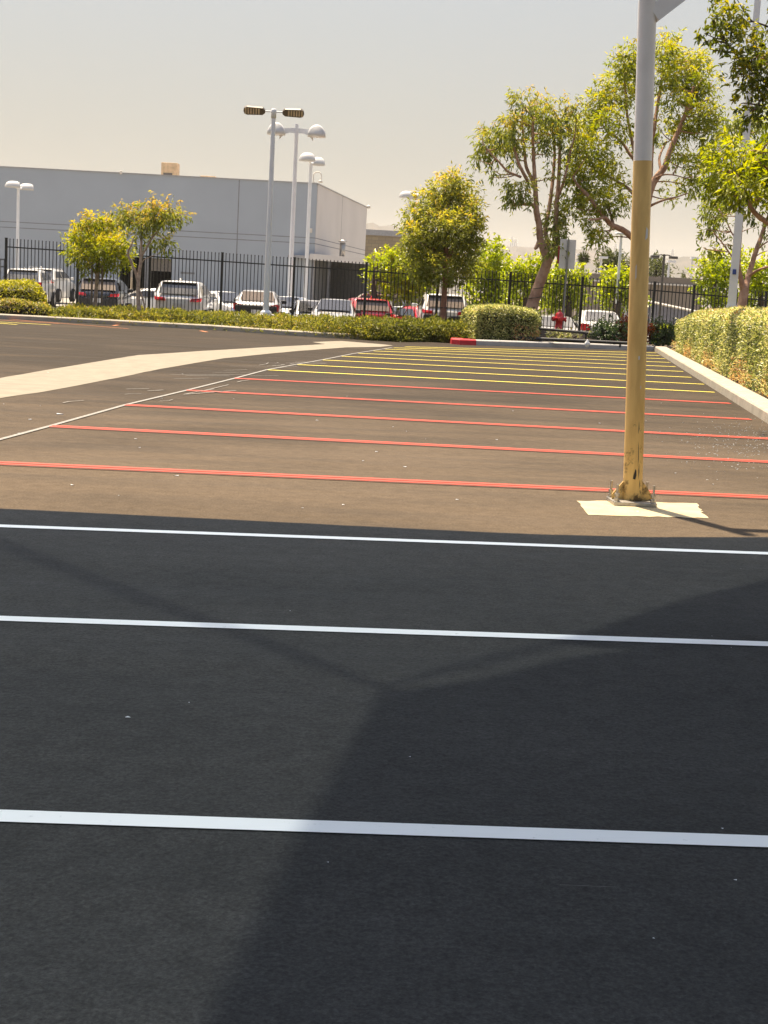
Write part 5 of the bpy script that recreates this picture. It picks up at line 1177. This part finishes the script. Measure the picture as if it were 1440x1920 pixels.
# two small trees at the left
d = 50.4
t = tree('young_tree', 'bushy young tree with a flat-bottomed golden crown held by stakes', foot(180, 590, d, .1))
G_cl = [(172, 416, 20, 14), (196, 420, 18, 14), (150, 436, 20, 18), (178, 440, 26, 22), (208, 438, 22, 18), (140, 458, 14, 16), (164, 462, 26, 20), (196, 464, 28, 22), (222, 460, 18, 20), (138, 478, 12, 12), (156, 486, 18, 14), (190, 486, 22, 16), (216, 484, 20, 16), (236, 480, 10, 14), (160, 503, 14, 9, None, .6), (206, 500, 16, 9, None, .7), (226, 497, 14, 8, None, .7), (162, 497, 8, 6, None, .5)]
cs = crown_px(t, G_cl, d, .16, .28, M['leaf_gum_bright'], 71, dens=.80, droop=.3, tip=.55)
limbs_px(t, [[(177, 600, 4.2), (180, 550, 3.6), (183, 500, 3.3), (184, 470, 2.4)], [(181, 515, 2.4), (172, 498, 1.8), (164, 480, 1.2)], [(183, 505, 2.4), (196, 488, 1.8), (208, 468, 1.2)]], d, M['bark_pale'], 72, cs, twig_r=.01)
for px in (171, 190):
    q = foot(px, 590, d-.1, .1); MB().tube([q, (q[0], q[1], vz(q, 492))], .035, 7).build('stake', M['stake'], t)
d = 48.2
t = tree('young_tree', 'open sparse young gum with peeling trunk right beside the staked bushy tree', foot(261, 600, d, .1))
H_cl = [(228, 394, 14, 9), (240, 402, 20, 14), (258, 405, 18, 14), (230, 410, 10, 10), (268, 420, 18, 14), (283, 380, 15, 12), (276, 396, 14, 14), (292, 396, 16, 14), (284, 414, 22, 14), (304, 402, 14, 12), (320, 388, 13, 10), (326, 402, 12, 10), (314, 412, 16, 11), (338, 402, 11, 9), (345, 405, 6, 6), (280, 452, 11, 9), (300, 450, 14, 10), (318, 452, 11, 8), (308, 465, 10, 7), (254, 440, 12, 9, None, .5), (246, 452, 8, 8, None, .4), (262, 430, 10, 9, None, .6)]
cs = crown_px(t, H_cl, d, .15, .26, M['leaf_gum'], 81, dens=.66, droop=.7, tip=.60, zfrac=.6)
limbs_px(t, [[(261, 606, 5), (260, 575, 4.2), (259, 545, 3.8), (261, 515, 3.4), (264, 490, 3), (265, 465, 2.4), (265, 440, 1.8), (268, 420, 1.2)], [(259, 528, 3), (254, 510, 2.6), (246, 492, 2.4), (240, 474, 2.2), (247, 458, 1.4), (250, 446, 1)], [(264, 482, 2.2), (274, 466, 1.8), (284, 448, 1.7), (292, 438, 1.5), (302, 426, 1.2), (312, 412, .9)], [(284, 448, 1.4), (288, 432, 1.2), (288, 415, .9)], [(262, 500, 1.2), (270, 487, .9), (280, 482, .6)], [(292, 438, 1), (310, 448, .7)], [(262, 545, 1.6), (269, 565, 1.5), (275, 604, 1.6)]], d, M['bark_pale'], 82, cs, twig_r=.008)

# bright trees beyond the cars
ft = [('low bright green tree peeping out between the block building and the round-crowned tree', 700, 575, 62, [(712, 500, 24, 20), (735, 490, 24, 24), (755, 505, 24, 28), (708, 525, 20, 22), (735, 525, 26, 24), (762, 535, 22, 24), (780, 520, 20, 30), (790, 555, 26, 20), (745, 550, 24, 16)]),
      ('tall bright green tree with a pointed tip right of the round-crowned tree', 930, 585, 63, [(938, 462, 7, 16), (918, 475, 18, 22), (932, 495, 20, 18), (908, 505, 20, 24), (930, 525, 26, 24), (950, 515, 18, 18), (905, 535, 22, 26), (935, 555, 24, 22), (912, 570, 24, 20), (890, 555, 20, 26)]),
      ('bright green rounded tree behind the foot of the leaning gum', 985, 585, 61, [(968, 502, 18, 14), (990, 508, 20, 16), (1010, 498, 14, 16), (965, 525, 20, 20), (990, 530, 24, 20), (1012, 525, 16, 20), (975, 555, 24, 22), (1005, 555, 22, 22), (960, 575, 18, 14)]),
      ('bright green bushy tree behind the sign post', 1065, 590, 62, [(1048, 510, 20, 14), (1075, 515, 22, 14), (1040, 530, 18, 20), (1062, 535, 26, 20), (1088, 532, 14, 18), (1045, 560, 24, 22), (1075, 562, 24, 22), (1030, 570, 16, 18)]),
      ('bright green tree behind the slim lamp, left of the yellow post', 1155, 590, 60, [(1148, 518, 16, 12), (1168, 514, 18, 12), (1140, 535, 18, 16), (1162, 538, 22, 18), (1182, 535, 16, 20), (1145, 562, 20, 20), (1172, 566, 22, 20), (1195, 560, 14, 20)]),
      ('bright green tree just left of the square lamp post', 1340, 590, 58, [(1348, 484, 14, 10), (1335, 497, 20, 14), (1358, 500, 16, 16), (1318, 514, 18, 14), (1342, 520, 24, 18), (1362, 525, 14, 20), (1322, 535, 20, 14), (1345, 548, 24, 18), (1335, 570, 24, 18)]),
      ('bright green tree at the right edge behind the forked gum', 1425, 590, 58, [(1400, 490, 16, 14), (1422, 498, 18, 14), (1445, 505, 20, 18), (1408, 518, 20, 18), (1435, 528, 26, 22), (1400, 545, 18, 20), (1428, 560, 26, 22), (1460, 545, 24, 26)])]
for k, (lab, px, py, d, cl) in enumerate(ft):
    t = tree('ficus_tree', lab, foot(px, py, d, -.4), 'bright green trees behind the cars')
    cs = crown_px(t, cl, d, .17, .48, M['leaf_ficus'], 100+k, dens=.95, droop=.1, shell=.35, tip=.16)
    top = min(c[1] for c in cl)
    limbs_px(t, [[(px, py+15, 7), (px+2, py-20, 6), (px, (py+top)/2, 4), (px+3, top+12, 1.5)]], d, M['bark_dark'], 120+k, cs, twig_r=.02)
# far trees on the beige horizon
for k, (lab, px, py, d, cl) in enumerate([
   ('dull olive round tree far off, left of the yellow post', 1150, 515, 118, [(1150, 490, 16, 12), (1135, 500, 14, 12), (1155, 503, 20, 12), (1168, 500, 10, 14), (1143, 484, 8, 6)]),
   ('dull olive tree far off, right of the yellow post', 1232, 520, 116, [(1232, 500, 14, 10), (1220, 510, 14, 10), (1242, 510, 12, 12), (1228, 495, 8, 6)]),
   ('tiny dark treetop on the beige parapet', 1282, 522, 116, [(1282, 518, 5, 3), (1287, 520, 3, 2.5)])]):
    t = tree('olive_tree', lab, foot(px, py, d, .5), 'far olive trees')
    cs = crown_px(t, cl, d, .34, .35, M['leaf_far'], 140+k, dens=1.3, droop=.1, shell=.35, zfrac=.8)
    limbs_px(t, [[(px, py+12, 4), (px, py-8, 2.5)]], d, M['bark_dark'], 150+k, cs, twig_r=.03)
d = 112; t = tree('palm_tree', 'thin palm with a small dark mop head beside the sign plate', foot(1090.5, 520, d, .5))
b = foot(1090.5, 520, d, .5); zt = vz(b, 483)
MB().tube([b, (b[0]+.05, b[1], zt)], [.14, .10], 8).build('trunk', M['bark_dark'], t)
rg = np.random.default_rng(77); nf = 320
c = np.array([b[0]+.05, b[1], zt]); u = unit(rg.normal(size=(nf, 3))+np.array([0, 0, .15]))
leaf_mesh('crown', c+u*.12+np.array([0, 0, -.05]), unit(u+np.array([0, 0, -.25])), unit(rg.normal(size=(nf, 3))), rg.uniform(.3, .55, nf), .05, rg.uniform(.0, .5, nf), M['leaf_far'], t)

# hedges
def warp(fn, f):
    def g(rng, n):
        p, nr = fn(rng, n); p = p.copy(); p[:, 2] *= f(p); return p, nr
    return g
rh = [kr(s, o) for s, o in ((3.0, .46), (6, .42), (14, .42), (22, .42), (40, .42), (40, 1.75), (14, 1.75), (7, 1.75), (3.4, 1.5))]
along = lambda p: (p[:, :2]-kr_far) @ kr_dir
fh = lambda p: np.interp(along(p), [2.5, 4.5, 8, 16, 24, 32], [.70, .80, .93, 1.0, 1.03, 1.05])
core = inset_core(rh, .08, 1.5, .22)
core.v = [(x, y, z*float(np.interp((np.array([x, y])-kr_far) @ kr_dir, [2.5, 4.5, 8, 16, 24, 32], [.70, .80, .93, 1.0, 1.03, 1.05]))) for x, y, z in core.v]
hedge_block('clipped_hedge', warp(skin_of_prism(rh, .16, 1.5, .35), fh), 150000, .060, .50, M['leaf_hedge'], 7, 'long clipped pale green hedge along the side kerb on the right', 'hedge', (*kr(16, 1), .1), core, dry=.25)
# yellowing weeds at its foot
rg = np.random.default_rng(15); n = 2600; s = rg.uniform(2.6, 29, n); o = .38+np.abs(rg.normal(size=n))*.10; b = kr_far+np.outer(s, kr_dir)+np.outer(o, kr_n)
keep = (np.sin(s*.9)+np.sin(s*2.3+1)) > .2; b = b[keep]; n = len(b)
leaf_mesh('weeds', np.column_stack([b, rg.uniform(.12, .40, n)]), unit(rg.normal(size=(n, 3))*.5+np.array([*(-kr_n*.4), .7])), unit(rg.normal(size=(n, 3))), rg.uniform(.05, .12, n), .018, rg.uniform(.8, 1.0, n), M['leaf_hedge'])
tag(bpy.data.objects['weeds'], kind='stuff')
a = [g2(861, 640)+np.array([.1, .35]), g2(893, 645)+np.array([.0, .32]), g2(1008, 651)+np.array([0, .35]), foot(1012, 640, 49.2)[:2], foot(930, 640, 50.2)[:2], foot(868, 636, 50.4)[:2]]
hedge_block('clipped_hedge', warp(skin_of_prism(a, .14, 1.14, .3), lambda p: 1+.05*np.sin(p[:, 0]*2.2)), 26000, .075, .5, M['leaf_hedge'], 17, 'low clipped pale green hedge behind the red-painted kerb nose', 'hedge', (*a[1], .1), inset_core(a, .08, 1.14, .2), tintb=-.02, dry=.2)
# gold mound and low shrub at the far left
a = [foot(-330, 560, 48.6)[:2], foot(62, 560, 47.6)[:2], foot(88, 560, 48.6)[:2], foot(76, 560, 50.6)[:2], foot(-330, 560, 51)[:2]]
hedge_block('gold_shrub', warp(skin_of_prism(a, .1, 1.10, .6), lambda p: 1+.07*np.sin(p[:, 0]*1.3)+.05*np.sin(p[:, 1]*2)), 15000, .10, .5, M['leaf_yellow'], 27, 'golden green rounded shrub mass at the left edge of the planting bed', 'shrub', (*a[1], .1), inset_core(a, .08, 1.1, .25), group=None)
a = [left_front[0]+np.array([0, .5]), left_front[2]+np.array([0, .5]), foot(96, 600, 46.8)[:2]+np.array([0, .3]), foot(98, 590, 48.4)[:2], foot(-330, 580, 48.6)[:2]]
hedge_block('low_shrub', warp(skin_of_prism(a, .1, .50, .3), lambda p: 1+.15*np.sin(p[:, 0]*1.9)), 10000, .10, .4, M['leaf_cover'], 29, 'low olive shrub in front of the golden shrub at the left edge', 'shrub', (*a[1], .1), inset_core(a, .06, .5, .15))
# shrubs near the yellow post
def shrub(name, label, px, py0, py1, rx, d, mtl, seed, L=.085, wr=.5, dens=1.1, droop=.1):
    b = foot(px, py1, d, .1); root = empty(name, b, 0, label, 'shrub'); zt = vz(b, py0); h = zt-.1; rr = rx*d/FPX
    rng = np.random.default_rng(seed); P = []
    for k in range(7):
        c = np.array([b[0]+rng.uniform(-.55, .55)*rr, b[1]+rng.uniform(-.4, .4)*rr, .1+h*rng.uniform(.3, .62)]); r = np.array([rr*.55, rr*.5, h*.38])
        P.append(clump_leaves(rng, c, r, int(dens*1.5*math.pi*r[0]*r[2]/(L*L*wr*.5)), L, droop, shell=.35))
    q = [np.concatenate([p[i] for p in P]) for i in range(5)]; q[0][:, 2] = np.maximum(q[0][:, 2], .12)
    n = len(q[0]); Ls = L*rng.uniform(.6, 1.3, n)
    leaf_mesh('foliage', q[0], q[1], q[2], Ls, Ls*wr, .35+.3*q[4]+.2*rng.uniform(-1, 1, n)+.15*q[3], mtl, root)
    mb = MB()
    for k in range(9):
        a_ = rng.uniform(0, 6.28); mb.tube(spline([b, b+np.array([math.cos(a_)*rr*.3, math.sin(a_)*rr*.3, h*.4]), b+np.array([math.cos(a_)*rr*.6, math.sin(a_)*rr*.5, h*.75])], 3), [.018]*4+[.012]*2+[.006], 5)
    mb.build('stems', M['twig_and_core'], root); return root
shrub('dark_shrub', 'dark green glossy shrub by the black rails, left of the yellow post', 1136, 596, 643, 36, 48.6, M['leaf_dark'], 201)
shrub('red_shrub', 'red-leaved shrub standing half behind the yellow post', 1178, 586, 644, 48, 49.3, M['leaf_red'], 203, dens=1.4)
shrub('dark_shrub', 'dark green shrub between the red shrub and the right hedge', 1244, 596, 640, 26, 49.2, M['leaf_dark'], 205)
shrub('dry_shrub', 'yellowish low plants round the foot of the hydrant', 1060, 622, 646, 40, 48.2, M['leaf_hedge'], 207, dens=.7)
# long low green strip beyond the right fence
a = [foot(1225, 600, 58)[:2], foot(1330, 600, 58)[:2], foot(1330, 600, 59.5)[:2], foot(1225, 600, 59.5)[:2]]
hedge_block('far_hedge', skin_of_prism(a, -.3, .62, .2), 3500, .16, .5, M['leaf_ficus'], 37, 'low bright hedge strip beyond the right fence below the ramp', 'hedge', (*a[0], -.3), inset_core(a, -.5, .6, .15))

# ground cover along the kerb: nobody could count it
rng = np.random.default_rng(301); n = 70000
kx = np.array([p[0] for p in left_front]); ky = np.array([p[1] for p in left_front]); o_ = np.argsort(kx)
x0, x1 = foot(97, 600, 47)[0], foot(866, 640, 47.4)[0]
x = rng.uniform(x0, x1, n); v = rng.uniform(0, 1, n)**1.15
yk = np.interp(x, kx[o_], ky[o_])+.22; yf = foot(500, 600, 51.8)[1]+(x-foot(500, 600, 51.8)[0])*-.063
y = yk+(yf-yk)*v
hmap = .46+.13*np.sin(x*1.9)*np.sin(y*1.7+.4)+.09*np.sin(x*4.3+1)*np.cos(y*3.1)+.05*np.sin(x*9)
hmap = hmap*np.interp(x, [-9, -3, 0, 3, 5], [.56, .62, .72, .80, .95])
edge_ = np.clip((y-yk+.05)/.45, .25, 1)
z = .10+hmap*edge_*rng.uniform(0, 1, n)**.5
fr_ = v < .06; y[fr_] -= rng.uniform(0, .22, fr_.sum()); z[fr_] = np.maximum(.03, z[fr_]-.12)
over = (x > foot(690, 637, 46)[0]) & (v < .12); y[over] -= .35; z[over] = rng.uniform(.01, .5, over.sum())
n2 = 11000; xa_ = foot(560, 640, 46)[0]; x2 = xa_+(x1-xa_)*np.sqrt(rng.uniform(0, 1, n2)); yk2 = np.interp(x2, kx[o_], ky[o_]); y2 = yk2+rng.uniform(-.30, .45, n2)*1.0+.22*np.clip((foot(690, 640, 46)[0]-x2)/1.4, 0, 1)-.10*np.sin(x2*3.3)*np.sin(x2*1.3); z2_ = rng.uniform(.01, .62, n2)*np.clip((y2-yk2+.42)/.5, .15, 1)
x = np.concatenate([x, x2]); y = np.concatenate([y, y2]); z = np.concatenate([z, z2_]); n = len(x)
dd = unit(rng.normal(size=(n, 3))*.6+np.array([0, -.3, .35])); Ls = rng.uniform(.07, .17, n)
T = .42-.20*np.clip((x-.5)/2.5, 0, 1)+.28*rng.uniform(-1, 1, n)+.14*np.sin(x*1.3+2)*np.sin(y*1.1)+.30*(rng.uniform(0, 1, n) < .10)
tag(leaf_mesh('ground_cover', np.column_stack([x, y, z]), dd, unit(rng.normal(size=(n, 3))*.7+np.array([0, -.5, .9])), Ls, Ls*.26, T, M['leaf_cover']), kind='stuff')

# ------------------------------------------------------------------ dusty air between us and the hills
mh = bpy.data.materials.new('dusty_air'); mh.use_nodes = True; nt = mh.node_tree; nt.nodes.clear()
o = nt.nodes.new('ShaderNodeOutputMaterial'); v = nt.nodes.new('ShaderNodeVolumePrincipled')
v.inputs['Color'].default_value = (.93, .90, .85, 1); v.inputs['Density'].default_value = .00010; v.inputs['Anisotropy'].default_value = .2
nt.links.new(v.outputs[0], o.inputs['Volume'])
hb = MB().prism([(-4100, -400), (4100, -400), (4100, 5100), (-4100, 5100)], -3.2, 190).build('haze', mh)
tag(hb, kind='stuff')
SC.cycles.volume_bounces = 1
